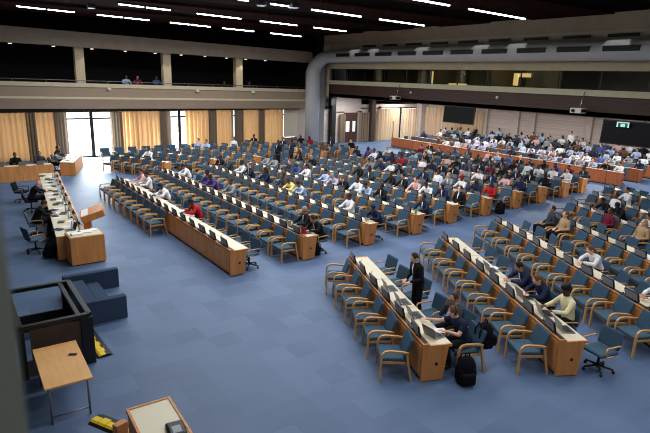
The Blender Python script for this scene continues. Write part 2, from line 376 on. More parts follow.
# big duct: vertical at the corner, bending along the fascia
path = [(24.4, 36.35, 0), (24.4, 36.35, 5.9)]; rad = [.58, .58]
for i in range(1, 11):
    t = i / 10 * math.pi / 2; path.append((24.4 + .7 * i / 10, 36.35 - 1.25 * (1 - math.cos(t)), 5.9 + 1.18 * math.sin(t))); rad.append(.58 - .13 * i / 10)
path += [(25.1, 34.6 - i * 2.0, 7.08) for i in range(0, 21)]; rad += [.45] * 21
DUCT = link('air_duct', B().tube(path, rad, 28).mesh('air_duct', GREYDUCT))
tag(DUCT, 'fat grey air duct rising at the corner and bending along the fascia', 'duct')
for i in range(17):
    yc = 32.9 - 2.24 * i
    link('vent_slot', B().box(24.62, 24.74, yc - .82, yc + .82, 7.02, 7.26, .02).mesh('vent_slot', BLACK), parent=DUCT)
    if i: link('vent_slot', B().box(25.62, 25.69, yc + .5 - .7, yc + .5 + .7, 7.70, 7.84, .01).mesh('vent_slot', BLACK), parent=DUCT)
link('flat_casing', B().box(24.75, 25.3, 35.95, 36.7, 0, 6.6, .04).mesh('flat_casing', mat('duct_casing', (128, 128, 130), .5)), parent=DUCT)
# small spots of light that graze the duct between its vents
for i, yc in enumerate((31.7, 29.6, 25.0, 20.5, 18.2, 13.0, 10.8)):
    ld = bpy.data.lights.new('duct_spot', 'SPOT'); ld.energy = 40; ld.spot_size = R(50); ld.shadow_soft_size = .06
    lo = bpy.data.objects.new('duct_spot', ld); COL.objects.link(lo); lo.location = (24.3, yc, 8.55)
    lo.rotation_euler = Vector((.5, 0, -1.3)).to_track_quat('-Z', 'Y').to_euler()

# ceiling: suspended slatted bands and the fluorescent fittings between them
def zc(X): return 8.55 - .024 * (X - 3.6)
def band(y0, y1, k):
    bld = B(); X0, X1 = -8, 25.3
    for j in range(int((y1 - y0) / .28)):
        ya = y0 + j * .28
        vs = [bld.bm.verts.new(p) for p in ((X0, ya, 8.66), (X1, ya, 8.66), (X1, ya + .22, 8.66), (X0, ya + .22, 8.66), (X0, ya, 8.79), (X1, ya, 8.79), (X1, ya + .22, 8.79), (X0, ya + .22, 8.79))]
        for q in ((0, 3, 2, 1), (4, 5, 6, 7), (0, 1, 5, 4), (1, 2, 6, 5), (2, 3, 7, 6), (3, 0, 4, 7)): bld.bm.faces.new([vs[i] for i in q])
    o = struct('ceiling_band_%s' % 'abcdefghij'[k], bld, BAFFLE)
for k, (y0, y1) in enumerate(((2, 6), (8, 11.3), (13.6, 18), (20.4, 24.2), (26.4, 29.6), (31.4, 36.4))): band(y0, y1, k)
ROWS = [(30.6, [(3.6, 6.2), (7.2, 9.9), (11.0, 13.4), (14.1, 16.2), (17.3, 19.6)]), (25.1, [(6.8, 9.1), (10.3, 12.6), (13.6, 15.8), (16.8, 19.0)]),
        (19.3, [(4.6, 6.9), (7.7, 10.0), (10.9, 12.1), (12.8, 15.4), (16.4, 19.2)]), (14.1, [(4.0, 7.0), (8.0, 10.9), (11.8, 15.2), (16.2, 19.6)]), (7.0, [(3, 5.5), (7, 9.5), (11, 13.5), (15, 18)]), (1.0, [(3, 5.5), (8, 10.5), (13, 16)])]
rn = ['row nearest the left gallery', 'second row from the left gallery', 'third row from the left gallery', 'fourth row from the left gallery', 'fifth row from the left gallery', 'sixth row from the left gallery']
for i, (Y, segs) in enumerate(ROWS):
    for j, (x0, x1) in enumerate(segs):
        X = (x0 + x1) / 2; L = x1 - x0
        o = link('fluorescent_light', B().box(-L / 2, L / 2, -.07, .07, .04, .13, .01).mesh('fluorescent_light', BLACK), (X, Y, zc(X) - .16)); o.rotation_euler = (0, .024, 0)
        tag(o, 'fluorescent ceiling light, %s from the front in the %s' % (ORD[j + 1], rn[i]), 'ceiling light', 'fluorescent ceiling lights')
        twin = i == 0 and j < 3 or i == 1 and j == 0
        for s0, s1 in (((-L / 2 + .03, -.06), (.06, L / 2 - .03)) if twin else ((-L / 2 + .03, L / 2 - .03),)):
            link('tube', B().box(s0, s1, -.04, .04, 0, .045, .012).mesh('tube', TUBE), parent=o)
        for s0 in (-L / 3, L / 3): link('hanger', B().tube([(s0, 0, .16), (s0, 0, CEILZ + .16 - zc(X))], .012, 5).mesh('hanger', BLACK), parent=o)
        ld = bpy.data.lights.new('fluorescent_lamp', 'AREA'); ld.shape = 'RECTANGLE'; ld.size = L; ld.size_y = .3; ld.energy = 310 if i < 4 else 200; ld.color = (.95, .97, 1); ld.spread = R(170)
        lo = bpy.data.objects.new('fluorescent_lamp', ld); COL.objects.link(lo); lo.location = (X, Y, zc(X) - .2)
# unseen lamps added under the booth floor to brighten the rear tiers and walls
for i, (X, Y) in enumerate(((33.5, 33.5), (33.5, 28), (33.5, 22.5), (33.5, 17), (28.5, 30), (28.5, 24), (28.5, 18), (28.5, 12), (33.5, 11), (28.5, 6), (28.0, 35.8), (34.5, 36.6))):
    o = link('fluorescent_light', B().box(-.6, .6, -.3, .3, .0, .06, .01).mesh('fluorescent_light', WHITE), (X, Y, 4.0)); tag(o, 'square recessed light under the booth floor, %s of its set' % ORD[i + 1], 'ceiling light', 'recessed lights under the booth floor')
    link('diffuser', B().box(-.55, .55, -.25, .25, -.02, 0).mesh('diffuser', LAPSCR), parent=o)
    ld = bpy.data.lights.new('recessed_lamp', 'AREA'); ld.shape = 'RECTANGLE'; ld.size = 1.2; ld.size_y = .6; ld.energy = 400
    lo = bpy.data.objects.new('recessed_lamp', ld); COL.objects.link(lo); lo.location = (X, Y, 3.96)
for i, (X, Y, lb) in enumerate(((10.7, 19.6, 'small bright square spotlight between ceiling light rows, left of a pair'), (11.8, 19.0, 'small bright square spotlight between ceiling light rows, right of a pair'), (6.2, 27.2, 'small dim square ceiling spot above the left gallery'))):
    o = link('ceiling_spot', B().box(-.16, .16, -.16, .16, .02, .2, .02).mesh('ceiling_spot', BLACK), (X, Y, zc(X) - .22)); tag(o, lb, 'spotlight')
    link('lamp', B().box(-.13, .13, -.13, .13, 0, .03).mesh('lamp', LAPSCR), parent=o)

# ------------------------------------------------------------------ prototypes: chairs, desks, monitors
def armchair_proto():
    seat = B().box(-.31, .20, -.285, .285, .38, .455, .025)
    M = Matrix.Translation((.15, 0, .41)) @ Matrix.Rotation(R(19), 4, 'Y')
    back = B().box(-.035, .035, -.285, .285, 0, .45, .03, M=M)
    parts = [('seat', seat.mesh('seat', SEATF), None, []), ('backrest', back.mesh('backrest', SEATD), None, [])]
    am = []
    for s in (-1, 1):
        y0, y1 = sorted((s * .298, s * .345))
        am.append(('armrest', B().strap([(-.30, 0), (-.29, .46), (-.27, .55), (-.22, .60), (-.14, .615), (.1, .60), (.22, .575)], .038, y0, y1).mesh('armrest', WOOD), None, []))
        am.append(('rear_leg', B().strap([(.19, .59), (.215, .4), (.30, 0)], .04, y0, y1).mesh('rear_leg', WOOD), None, []))
    rail = B().box(-.26, .2, -.3, .3, .335, .385, .005).mesh('seat_rail', WOOD)
    far = B()
    for s in (-1, 1):
        y0, y1 = sorted((s * .298, s * .345))
        far.strap([(-.30, 0), (-.29, .46), (-.27, .55), (-.22, .60), (.1, .60), (.22, .575)], .038, y0, y1)
        far.strap([(.19, .59), (.30, 0)], .04, y0, y1)
    far.box(-.26, .2, -.3, .3, .335, .385)
    return ('armchair', None, parts + am + [('seat_rail', rail, None, [])]), ('armchair', None, parts + [('wooden_frame', far.mesh('wooden_frame', WOOD), None, [])])
ARM, ARMF = armchair_proto()
def swivel_proto():
    seat = B().box(-.25, .23, -.25, .25, .40, .47, .03)
    M = Matrix.Translation((.21, 0, .48)) @ Matrix.Rotation(R(14), 4, 'Y')
    back = B().box(-.03, .03, -.25, .25, 0, .38, .03, M=M)
    base = B().tube([(0, 0, .06), (0, 0, .40)], .028, 10)
    cast = []
    for k in range(5):
        t = 2 * math.pi * k / 5 + .3; cx, cy = math.cos(t) * .29, math.sin(t) * .29
        base.tube([(0, 0, .12), (cx, cy, .075)], [.026, .018], 6)
        cast.append(('caster', B().tube([(cx - .02 * math.sin(t), cy + .02 * math.cos(t), .03), (cx + .02 * math.sin(t), cy - .02 * math.cos(t), .03)], .03, 10).mesh('caster', BLACK), None))
    parts = [('seat', seat.mesh('seat', SEATF), None, []), ('backrest', back.mesh('backrest', SEATD), None, [])]
    for s in (-1, 1):
        y0, y1 = sorted((s * .27, s * .30))
        parts.append(('armrest', B().strap([(.02, .42), (-.16, .44), (-.2, .50), (-.2, .59), (-.16, .625), (.18, .625), (.235, .59)], .022, y0, y1).mesh('armrest', WOOD), None, []))
    bm_ = base.mesh('star_base', BLACK)
    return ('swivel_chair', None, parts + [('star_base', bm_, None, cast)]), ('swivel_chair', None, parts + [('star_base', bm_, None, [])])
SWIV, SWIVF = swivel_proto()
def rear_seat_mesh():
    bld = B().box(-.25, .22, -.24, .24, .38, .47, .03)
    bld.box(-.03, .03, -.24, .24, 0, .45, .03, M=Matrix.Translation((.22, 0, .46)) @ Matrix.Rotation(R(9), 4, 'Y'))
    bld.box(-.05, .05, -.05, .05, .0, .38, mi=1); bld.box(-.2, .2, -.2, .2, 0, .04, mi=1)
    return bld.mesh('auditorium_seat', SEATF, BLACK)
REARSEAT = rear_seat_mesh()
MON = ('monitor', B().box(-.018, .018, -.21, .21, .02, .25, .006, M=Matrix.Rotation(R(-14), 4, 'Y')).box(-.05, .05, -.1, .1, 0, .025, .004).mesh('monitor', BLACK),
       [('back_panel', B().box(-.023, -.016, -.185, .185, .045, .225, M=Matrix.Rotation(R(-14), 4, 'Y')).mesh('back_panel', GREYP), 'grey back panel', []),
        ('screen', B().box(.017, .021, -.195, .195, .035, .24, M=Matrix.Rotation(R(-14), 4, 'Y')).mesh('screen', SCREEN), None, [])])
CONSOLE = B().box(.03, .13, -.13, .13, .79, .825, .008).tube([(.08, .05, .82), (.08, .05, .95), (.11, .05, 1.03)], .006, 5).mesh('microphone_console', BLACK)
_dc = {}
def desk_proto(w, e0, e1, seats, wood, panel, consoles=True):
    key = (round(w, 3), e0, e1, seats, wood.name, consoles)
    if key in _dc: return _dc[key]
    h = w / 2
    P = [('worktop', B().box(.13, .60, -h, h, .71, .745, .004).mesh('worktop', TOP), 'cream worktop', []),
         ('front_panel', B().box(.015, .05, -h + .004, h - .004, .06, .74).box(.0, .02, -h + .04, h - .04, .12, .70).mesh('front_panel', panel), None, []),
         ('ledge', B().box(0, .14, -h, h, .74, .788, .004).mesh('ledge', wood), None, [('channel', B().box(.03, .12, -h, h, .786, .792).mesh('channel', BLACK), 'black channel')]),
         ('plinth', B().box(.06, .4, -h, h, 0, .06).mesh('plinth', BLACK), None, []),
         ('edge_band', B().box(.13, .602, h - .018, h, .712, .748).mesh('edge_band', wood), None, [])]
    poly = [(.0, .02), (.45, .02), (.53, .70), (.60, .70), (.60, .752), (.14, .752), (.14, .79), (0, .79)]
    for e, yy in ((e0, -h), (e1, h)):
        if e:
            ya, yb = (yy - .035, yy) if yy < 0 else (yy, yy + .035)
            g = B().tube([(.3, ya - .004 if yy < 0 else yb - .004, .36), (.3, ya + .004 if yy < 0 else yb + .004, .36)], .035, 10)
            P.append(('end_panel', B().prism(poly, ya, yb).mesh('end_panel', wood), None, [('cable_hole', g.mesh('cable_hole', BLACK), 'small black hole')]))
        elif yy < 0:
            P.append(('support_panel', B().box(.05, .5, yy, yy + .03, .06, .71).mesh('support_panel', panel), None, []))
    _dc[key] = ('desk', None, P)
    return _dc[key]

# ------------------------------------------------------------------ people
def remesh(bld, vox, smooth=2):
    m = bld.mesh('tmp'); o = bpy.data.objects.new('tmp', m); COL.objects.link(o)
    md = o.modifiers.new('r', 'REMESH'); md.mode = 'VOXEL'; md.voxel_size = vox; md.use_smooth_shade = True
    if smooth:
        s = o.modifiers.new('s', 'SMOOTH'); s.iterations = smooth; s.factor = .4
    dg = bpy.context.evaluated_depsgraph_get(); dg.update()
    me = bpy.data.meshes.new_from_object(o.evaluated_get(dg)); me.materials.clear()
    bpy.data.objects.remove(o); bpy.data.meshes.remove(m)
    return me
V = Vector
def limb(bld, p0, p1, r0, r1, bulge=1.0):
    p0, p1 = V(p0), V(p1); pts = [p0, p0.lerp(p1, .35), p0.lerp(p1, .7), p1]
    bld.tube(pts, [r0, (r0 * .65 + r1 * .35) * bulge, (r0 * .3 + r1 * .7) * bulge, r1], 10)
    for p, r in ((p0, r0), (p1, r1)): bld.ball(p, (r, 0, 0), (0, r, 0), (0, 0, r), n=8)
def hand(bld, wrist, d, pn):
    """palm + four fingers + thumb; d = along the hand, pn = palm-down normal"""
    d = V(d).normalized(); pn = V(pn); pn = (pn - d * pn.dot(d)).normalized(); s = d.cross(pn)
    w = V(wrist)
    bld.loft([(w, s * .026, pn * .018), (w + d * .03, s * .036, pn * .016), (w + d * .085, s * .041, pn * .013)], 10)
    for i, L in enumerate((.066, .076, .071, .055)):
        b0 = w + d * .08 + s * (-.031 + .0207 * i)
        m1 = b0 + d * L * .55 + pn * .006; m2 = m1 + d * L * .35 + pn * .022
        bld.tube([b0, m1, m2], [.0095, .009, .0075], 7)
        bld.ball(m2, (.0075, 0, 0), (0, .0075, 0), (0, 0, .0075), n=6)
    return s, w, d, pn
def thumb(bld, w, d, pn, s, side):
    b0 = w + d * .025 + s * (.03 * side); m1 = b0 + d * .035 + s * (.028 * side) + pn * .006; m2 = m1 + d * .03 + s * (.006 * side) + pn * .01
    bld.tube([b0, m1, m2], [.013, .011, .009], 7); bld.ball(m2, (.009, 0, 0), (0, .009, 0), (0, 0, .009), n=6)
def head(bld, h, fd):
    h = V(h); fd = V(fd).normalized(); s = fd.cross(V((0, 0, 1))).normalized(); u = s.cross(fd)
    bld.ball(h + u * .012 - fd * .006, s * .074, fd * .095, u * .112, n=20)
    bld.ball(h + fd * .024 - u * .055, s * .055, fd * .066, u * .062, n=14)
    bld.ball(h + fd * .072 - u * .098, s * .02, fd * .02, u * .018, n=8)      # chin
    bld.ball(h + fd * .095 - u * .022, s * .014, fd * .02, u * .026, n=8)      # nose
    bld.ball(h + fd * .083 + u * .03, s * .05, fd * .015, u * .012, n=8)       # brow
    bld.ball(h + fd * .080 - u * .068, s * .024, fd * .014, u * .009, n=8)     # lips
    for k in (-1, 1): bld.ball(h + s * (.076 * k) - fd * .008 - u * .012, s * .011, fd * .022, u * .033, n=8)
    return s, fd, u
def person_meshes(P, vox=.008, sleeve='long', hair='short'):
    """body, top, trousers, hair as separate meshes for one pose"""
    pel, che, nek, hd = V(P['pelvis']), V(P['chest']), V(P['neck']), V(P['head'])
    sh, el, wr, hp, kn, an = ([V(q) for q in P[k]] for k in ('shoulder', 'elbow', 'wrist', 'hip', 'knee', 'ankle'))
    sv = (sh[1] - sh[0]).normalized(); spd = (nek - pel).normalized(); dep = sv.cross(spd).normalized()
    def torso(bld, g):
        bld.loft([(pel - spd * .10, sv * (.13 + g), dep * (.10 + g)), (pel, sv * (.165 + g), dep * (.12 + g)), (pel.lerp(che, .45), sv * (.145 + g), dep * (.105 + g)),
                  (pel.lerp(che, .8), sv * (.168 + g), dep * (.118 + g)), (che, sv * (.178 + g), dep * (.115 + g)), (che.lerp(nek, .6), sv * (.15 + g), dep * (.085 + g)), (che.lerp(nek, .95), sv * (.075 + g), dep * (.065 + g))], 18)
    body = B(); torso(body, 0)
    body.tube([che.lerp(nek, .6), nek, hd - V((0, 0, .06))], [.06, .054, .05], 12)
    s, fd, u = head(body, hd, P['face'])
    for i in (0, 1):
        limb(body, sh[i], el[i], .05, .04, 1.05); limb(body, el[i], wr[i], .04, .026, 1.05)
        hdv = P.get('handdir', [None, None])[i] or (wr[i] - el[i])
        a_ = hand(body, wr[i], hdv, P.get('palm', (0, 0, -1))); thumb(body, a_[1], a_[2], a_[3], a_[0], 1 if i == 0 else -1)
        limb(body, hp[i], kn[i], .082, .058); limb(body, kn[i], an[i], .055, .038, 1.08)
    me_b = remesh(body, vox)
    top = B(); torso(top, .014)
    for i in (0, 1):
        limb(top, sh[i], el[i] if sleeve != 'short' else sh[i].lerp(el[i], .6), .064, .055 if sleeve == 'short' else .052)
        if sleeve != 'short': limb(top, el[i], el[i].lerp(wr[i], .93), .052, .036)
    top.tube([che.lerp(nek, .75), che.lerp(nek, 1.12)], [.085, .066], 12)
    me_t = remesh(top, .014)
    tr = B(); tr.loft([(pel - spd * .11, sv * .145, dep * .115), (pel - spd * .02, sv * .182, dep * .137), (pel + spd * .05, sv * .172, dep * .13)], 16)
    for i in (0, 1): limb(tr, hp[i], kn[i], .096, .07); limb(tr, kn[i], an[i].lerp(kn[i], .06), .069, .052, 1.02)
    me_r = remesh(tr, .014)
    sho = []
    for i in (0, 1):
        q = B(); q.ball(an[i] + V((-.07, 0, -.045)), (.13, 0, 0), (0, .043, 0), (0, 0, .042), n=12); q.tube([an[i] + V((0, 0, .03)), an[i] - V((0, 0, .05))], .045, 10)
        sho.append(remesh(q, .012))
    hr = B(); hr.ball(hd - fd * .02 + u * .026, s * .083, fd * .096, u * .108, n=16)
    if hair == 'long':
        hr.ball(hd - fd * .055 - u * .07, s * .085, fd * .06, u * .15, n=14); hr.ball(hd - fd * .065 - u * .17, s * .09, fd * .045, u * .1, n=12)
    elif hair == 'hat':
        hr.loft([(hd + u * .055, s * .088, fd * .108), (hd + u * .12, s * .086, fd * .104), (hd + u * .15, s * .06, fd * .075)], 16)
    elif hair == 'scarf':
        hr.ball(hd - fd * .03 - u * .08, s * .105, fd * .085, u * .13, n=14)
    me_h = remesh(hr, .012)
    fr = B(); ct = che.lerp(nek, .45) + dep * 0
    # shirt front: slim wedge on the chest
    front = dep if dep.dot(fd) > 0 else -dep
    fr.loft([(che.lerp(nek, .9) + front * .06, sv * .045, front * .025), (che + front * .112, sv * .038, front * .022), (pel.lerp(che, .6) + front * .118, sv * .012, front * .016)], 10)
    me_f = remesh(fr, .008)
    return dict(body=me_b, top=me_t, trousers=me_r, shoes=sho, hair=me_h, front=me_f)
Y2 = lambda x, y, z: [(x, -y, z), (x, y, z)]
POSE = {
 'desk': dict(pelvis=(.05, 0, .58), chest=(.01, 0, .93), neck=(-.02, 0, 1.06), head=(-.06, 0, 1.20), face=(-.95, 0, -.3), shoulder=Y2(.0, .185, .98), elbow=Y2(-.17, .27, .80), wrist=Y2(-.40, .15, .80), hip=Y2(.03, .09, .55), knee=Y2(-.40, .12, .53), ankle=Y2(-.36, .12, .10)),
 'write': dict(pelvis=(.05, 0, .58), chest=(-.10, 0, .90), neck=(-.18, 0, 1.01), head=(-.26, 0, 1.12), face=(-.75, 0, -.66), shoulder=Y2(-.12, .185, .95), elbow=Y2(-.28, .28, .80), wrist=Y2(-.47, .10, .80), hip=Y2(.03, .09, .55), knee=Y2(-.40, .12, .53), ankle=Y2(-.30, .12, .10)),
 'back': dict(pelvis=(.03, 0, .58), chest=(.12, 0, .93), neck=(.13, 0, 1.06), head=(.11, 0, 1.20), face=(-1, .25, -.08), shoulder=Y2(.12, .185, .98), elbow=Y2(.10, .27, .74), wrist=Y2(-.14, .13, .68), hip=Y2(.03, .09, .55), knee=Y2(-.40, .14, .53), ankle=Y2(-.38, .14, .10)),
 'chin': dict(pelvis=(.05, 0, .58), chest=(-.04, 0, .92), neck=(-.08, 0, 1.04), head=(-.13, .02, 1.17), face=(-.9, -.35, -.25), shoulder=Y2(-.06, .185, .97), elbow=[(-.22, -.26, .80), (-.30, .16, .80)], wrist=[(-.44, -.10, .80), (-.23, .10, 1.02)], handdir=[None, (.05, -.1, 1)], hip=Y2(.03, .09, .55), knee=Y2(-.40, .12, .53), ankle=Y2(-.36, .12, .10)),
 'stand': dict(pelvis=(0, 0, .96), chest=(-.01, 0, 1.32), neck=(-.01, 0, 1.45), head=(-.03, 0, 1.59), face=(-1, .1, -.1), shoulder=Y2(-.0, .185, 1.38), elbow=Y2(.03, .25, 1.10), wrist=Y2(-.09, .2, .88), palm=(0, 1, 0), hip=Y2(0, .09, .92), knee=Y2(-.02, .1, .50), ankle=Y2(.03, .1, .09)),
 'lookdown': dict(pelvis=(0, 0, .96), chest=(-.06, 0, 1.31), neck=(-.09, 0, 1.43), head=(-.15, 0, 1.55), face=(-.85, 0, -.5), shoulder=Y2(-.07, .185, 1.36), elbow=Y2(-.06, .25, 1.08), wrist=Y2(-.28, .10, 1.0), hip=Y2(0, .09, .92), knee=Y2(-.02, .1, .50), ankle=Y2(.03, .1, .09)),
 'reach': dict(pelvis=(.05, 0, .58), chest=(-.09, .03, .92), neck=(-.15, .04, 1.04), head=(-.22, .05, 1.16), face=(-.8, .25, -.5), shoulder=[(-.08, -.16, .98), (-.12, .21, .97)], elbow=[(-.22, -.24, .80), (-.35, .32, .86)], wrist=[(-.42, -.08, .82), (-.55, .52, .82)], hip=Y2(.03, .09, .55), knee=Y2(-.40, .12, .53), ankle=Y2(-.30, .12, .10)),
}
_pm = {}
def pm(pose, sleeve='long', hair='short'):
    k = (pose, sleeve, hair)
    if k not in _pm:
        _pm[k] = person_meshes(POSE[pose], sleeve=sleeve, hair=hair)
        for kk, nm in (('body', 'skin'), ('top', 'top'), ('trousers', 'trousers'), ('hair', 'hair'), ('front', 'front')): _pm[k][kk].materials.append(None)
        for q in _pm[k]['shoes']: q.materials.append(BLACK)
    return _pm[k]
SKIN = [mat('skin_dark', (74, 48, 36), .5, var=.06, scale=9), mat('skin_brown', (112, 74, 54), .5, var=.06, scale=9), mat('skin_tan', (176, 128, 100), .5, var=.05, scale=9), mat('skin_pale', (222, 172, 148), .5, var=.05, scale=9)]
COLS = {'white': (226, 226, 228), 'black': (26, 26, 30), 'navy': (32, 40, 66), 'dark grey': (58, 60, 66), 'light blue': (168, 186, 214), 'blue': (66, 86, 134), 'red': (168, 34, 40), 'yellow': (226, 208, 120), 'pink': (214, 172, 172),
        'purple': (74, 58, 118), 'cream': (222, 212, 170), 'grey': (140, 142, 146), 'tan': (176, 146, 112), 'maroon': (110, 30, 52), 'teal': (56, 110, 116), 'brown': (104, 74, 54), 'lilac': (176, 176, 200), 'orange': (206, 104, 44)}
HAIRC = {'black': (22, 18, 18), 'dark brown': (54, 38, 28), 'brown': (104, 72, 44), 'grey': (140, 136, 130), 'blonde': (176, 138, 88), 'bald': None}
def cloth(c): return mat('cloth_' + c.replace(' ', '_'), COLS[c], .85, var=.06, scale=20, spec=.15)
def hairm(c): return mat('hair_' + c.replace(' ', '_'), HAIRC.get(c) or COLS[c], .8, var=.15, scale=40)
def person(loc, rz, label, pose='desk', top='white', hair='black', skin=0, style='short', sleeve='long', legs='black', suit=False, group=None, scale=1.0, shoes=False):
    M = pm(pose, sleeve, style)
    r = link('person', None, loc, rz); tag(r, label, 'person', group); r.scale = (scale,) * 3
    o = link('body', M['body'], parent=r); recolour(o, SKIN[skin])
    o = link('jacket' if suit else 'shirt', M['top'], parent=r); recolour(o, cloth(top))
    o = link('trousers', M['trousers'], parent=r); recolour(o, cloth(legs))
    if hair != 'bald':
        o = link('hat' if style == 'hat' else 'headscarf' if style == 'scarf' else 'hair', M['hair'], parent=r); recolour(o, hairm(hair))
    if suit: o = link('shirt_front', M['front'], parent=r); recolour(o, cloth('white'))
    if shoes:
        for q in M['shoes']: link('shoe', q, parent=r)
    return r
# far people: one low mesh with skin / top / trousers / hair slots
def far_mesh(pose, hair='short'):
    P = person_meshes(POSE[pose], vox=.02, hair=hair); bm = bmesh.new()
    for i, k in enumerate(('body', 'top', 'trousers', 'hair')):
        n0 = len(bm.faces); bm.from_mesh(P[k]); bm.faces.ensure_lookup_table()
        for f in bm.faces[n0:]: f.material_index = i
    me = bpy.data.meshes.new('person'); bm.to_mesh(me); bm.free()
    for i in range(4): me.materials.append(None)
    return me
FARM = [far_mesh('desk'), far_mesh('write'), far_mesh('back'), far_mesh('desk', 'long'), far_mesh('chin')]
FARSTAND = far_mesh('stand')

# ------------------------------------------------------------------ desk rows
PITCH_S = .81
GA, GS, GD, GM = 'blue armchairs in front of the desks', 'blue swivel chairs behind the desks', 'long oak delegate desks', 'small desk monitors'
class Row:
    def __init__(s, S, th, sgn, nseat, pitch, label, endword, wood=DESKW, panel=DESKP):
        s.S, s.th, s.n, s.p, s.label, s.endword = V((S[0], S[1], 0)), th, nseat, pitch, label, endword
        s.back = V((math.cos(th), math.sin(th), 0)); s.d = V((-math.sin(th), math.cos(th), 0)) * sgn; s.sgn = sgn; s.wood, s.panel = wood, panel
    def at(s, i, x): return s.S + s.d * ((i + .5) * s.p) + s.back * x
    def vis(s, i, m=22): q = s.at(i, .3); return seen(q.x, q.y, .8, m)
    def desks(s, per=2, consoles=True):
        units = []; i = 0
        while i < s.n:
            k = per if s.n - i >= per + 1 or s.n - i == per else s.n - i
            units.append((i, min(k, s.n - i))); i += k
        for u, (i, k) in enumerate(units):
            if not any(s.vis(j, 40) for j in range(i, i + k)): continue
            c_ = s.S + s.d * ((i + k / 2) * s.p); first, last = u == 0, u == len(units) - 1
            e0, e1 = (first, last) if s.sgn > 0 else (last, first)
            P = desk_proto(k * s.p, e0, e1, k, s.wood, s.panel)
            o = place(P, c_, s.th, 'oak desk with cream top, %s unit from %s of the %s' % (ORD[u + 1], s.endword, s.label), 'desk', GD)
            if consoles:
                for j in range(k): link('microphone_console', CONSOLE, (0, ((j + .5) - k / 2) * s.p + .27, 0), parent=o)
    def monitors(s, skip=()):
        for i in range(s.n):
            if i in skip or not s.vis(i): continue
            q = s.at(i, .07)
            place(MON, (q.x, q.y, .79), s.th + R(random.uniform(-4, 4)), 'small black monitor, %s from %s on the %s' % (ORD[i + 1], s.endword, s.label), 'monitor', GM)
    def arms(s, idx, far, turn=0):
        for i in idx:
            if not s.vis(i): continue
            q = s.at(i, -.38)
            place(ARMF if far else ARM, q, s.th + R(turn + random.uniform(-3, 3)), 'blue chair with wooden arms, %s from %s, before the %s' % (ORD[i + 1], s.endword, s.label), 'armchair', GA)
    def swivels(s, far, turn={}):
        for i in range(s.n):
            if not s.vis(i) or i in getattr(s, 'noswivel', ()): continue
            q = s.at(i, .85 + random.uniform(-.05, .05)) if i not in turn else s.at(i, .92 + turn[i][1]) + s.d * (turn[i][2] if len(turn[i]) > 2 else 0)
            rz = s.th + (R(random.uniform(-10, 10)) if i not in turn else R(turn[i][0]))
            place(SWIVF if far else SWIV, q, rz, 'blue swivel chair, %s from %s, behind the %s' % (ORD[i + 1], s.endword, s.label), 'swivel chair', GS)
    def slot(s, X, Y, z=None):                      # nearest seat index to a floor point
        return int(round((V((X, Y, 0)) - s.S).dot(s.d) / s.p - .5))
    def dist(s, X, Y): return (V((X, Y, 0)) - s.S).dot(s.back)

LX = [6.24, 8.75, 11.4, 13.8, 16.2, 18.45, 20.85, 22.95, 25.2, 27.1]
LY = [13.35, 13.45, 13.65, 13.75, 14.2, 14.3, 14.5, 14.6, 14.8, 14.95]
ROWSL, ROWSR, ROWSB = [], [], []
for k in range(10):
    nn = [15, 17, 17, 17, 16, 16, 16, 16, 15, 15][k]
    ROWSL.append(Row((LX[k], LY[k]), 0, 1, nn, .81, '%s centre-block desk row' % ORD[k + 1], 'near end'))
RS = [((8.78, 11.2), -21.4, 6, .858), ((12.5, 11.25), -27.5, 8, .865), ((15.72, 11.75), -26.5, 11, .84), ((18.1, 10.95), -26.5, 9, .84), ((20.9, 12.0), -26.0, 9, .84), ((23.4, 12.5), -26, 8, .84), ((25.9, 13.1), -26, 7, .84)]
for k, (S, t, nn, p) in enumerate(RS):
    ROWSR.append(Row(S, R(t), -1, nn, p, '%s right-block desk row' % ORD[k + 1], 'aisle end'))
BS = [((9.8, 29.1), 5), ((12.6, 29.0), 7), ((15.4, 29.0), 7), ((18.0, 29.0), 8), ((20.6, 29.3), 8), ((23.2, 29.6), 6)]
for k, (S, nn) in enumerate(BS):
    ROWSB.append(Row(S, R(25.9), 1, nn, .84, '%s far-block desk row' % ORD[k + 1], 'aisle end'))
for k, r in enumerate(ROWSL):
    far = k >= 3
    r.desks(); r.monitors(); r.swivels(far); r.arms(range(6, 15) if k == 0 else range(r.n), far)
for k, r in enumerate(ROWSR):
    far = k >= 4
    r.desks(); r.monitors()
    tn = {}
    if k == 0: tn = {0: (12, .0), 1: (14, .02), 2: (16, .22), 3: (15, .15, .25), 4: (10, .36, .22)}; r.noswivel = (5,)
    if k == 1: tn = {7: (16, .1, .28)}
    r.swivels(far, tn); r.arms(range(r.n), far, (-10, -5, -3, 0, 0, 0, 0)[k])
for k, r in enumerate(ROWSB):
    r.desks(); r.monitors(); r.swivels(True); r.arms(range(r.n), True)

# ------------------------------------------------------------------ delegates: (x, y of the head, top, options)
TAKEN = set()
ALLR = ROWSL + ROWSR + ROWSB
def unpix(px_, py_, z):
    d = a * ((px_ - 325) / F) - b * ((py_ - 216.5) / F) + (-c); t = (z - EYE) / d.z
    return d.x * t, d.y * t
def seat_person(r, i, **kw):
    key = (r.label, i, kw.get('front', False))
    if key in TAKEN or i < 0 or i >= r.n: return None
    TAKEN.add(key)
    lab = kw.pop('what').rstrip(',') + ', %s seat from %s, %s' % (ORD[i + 1], r.endword, r.label.replace(' desk row', ' row'))
    front = kw.pop('front', False)
    q = r.at(i, -.36 if front else .93)
    if front: lab = lab.replace(', %s seat from' % ORD[i + 1], ' in armchair, %s from' % ORD[i + 1]).replace(', ' + r.label.split()[0], ', before ' + r.label.split()[0])
    return person(q, r.th + R(kw.pop('turn', random.uniform(-8, 8))), lab, group='seated delegates', scale=1.0 if front else 1.05, **kw)
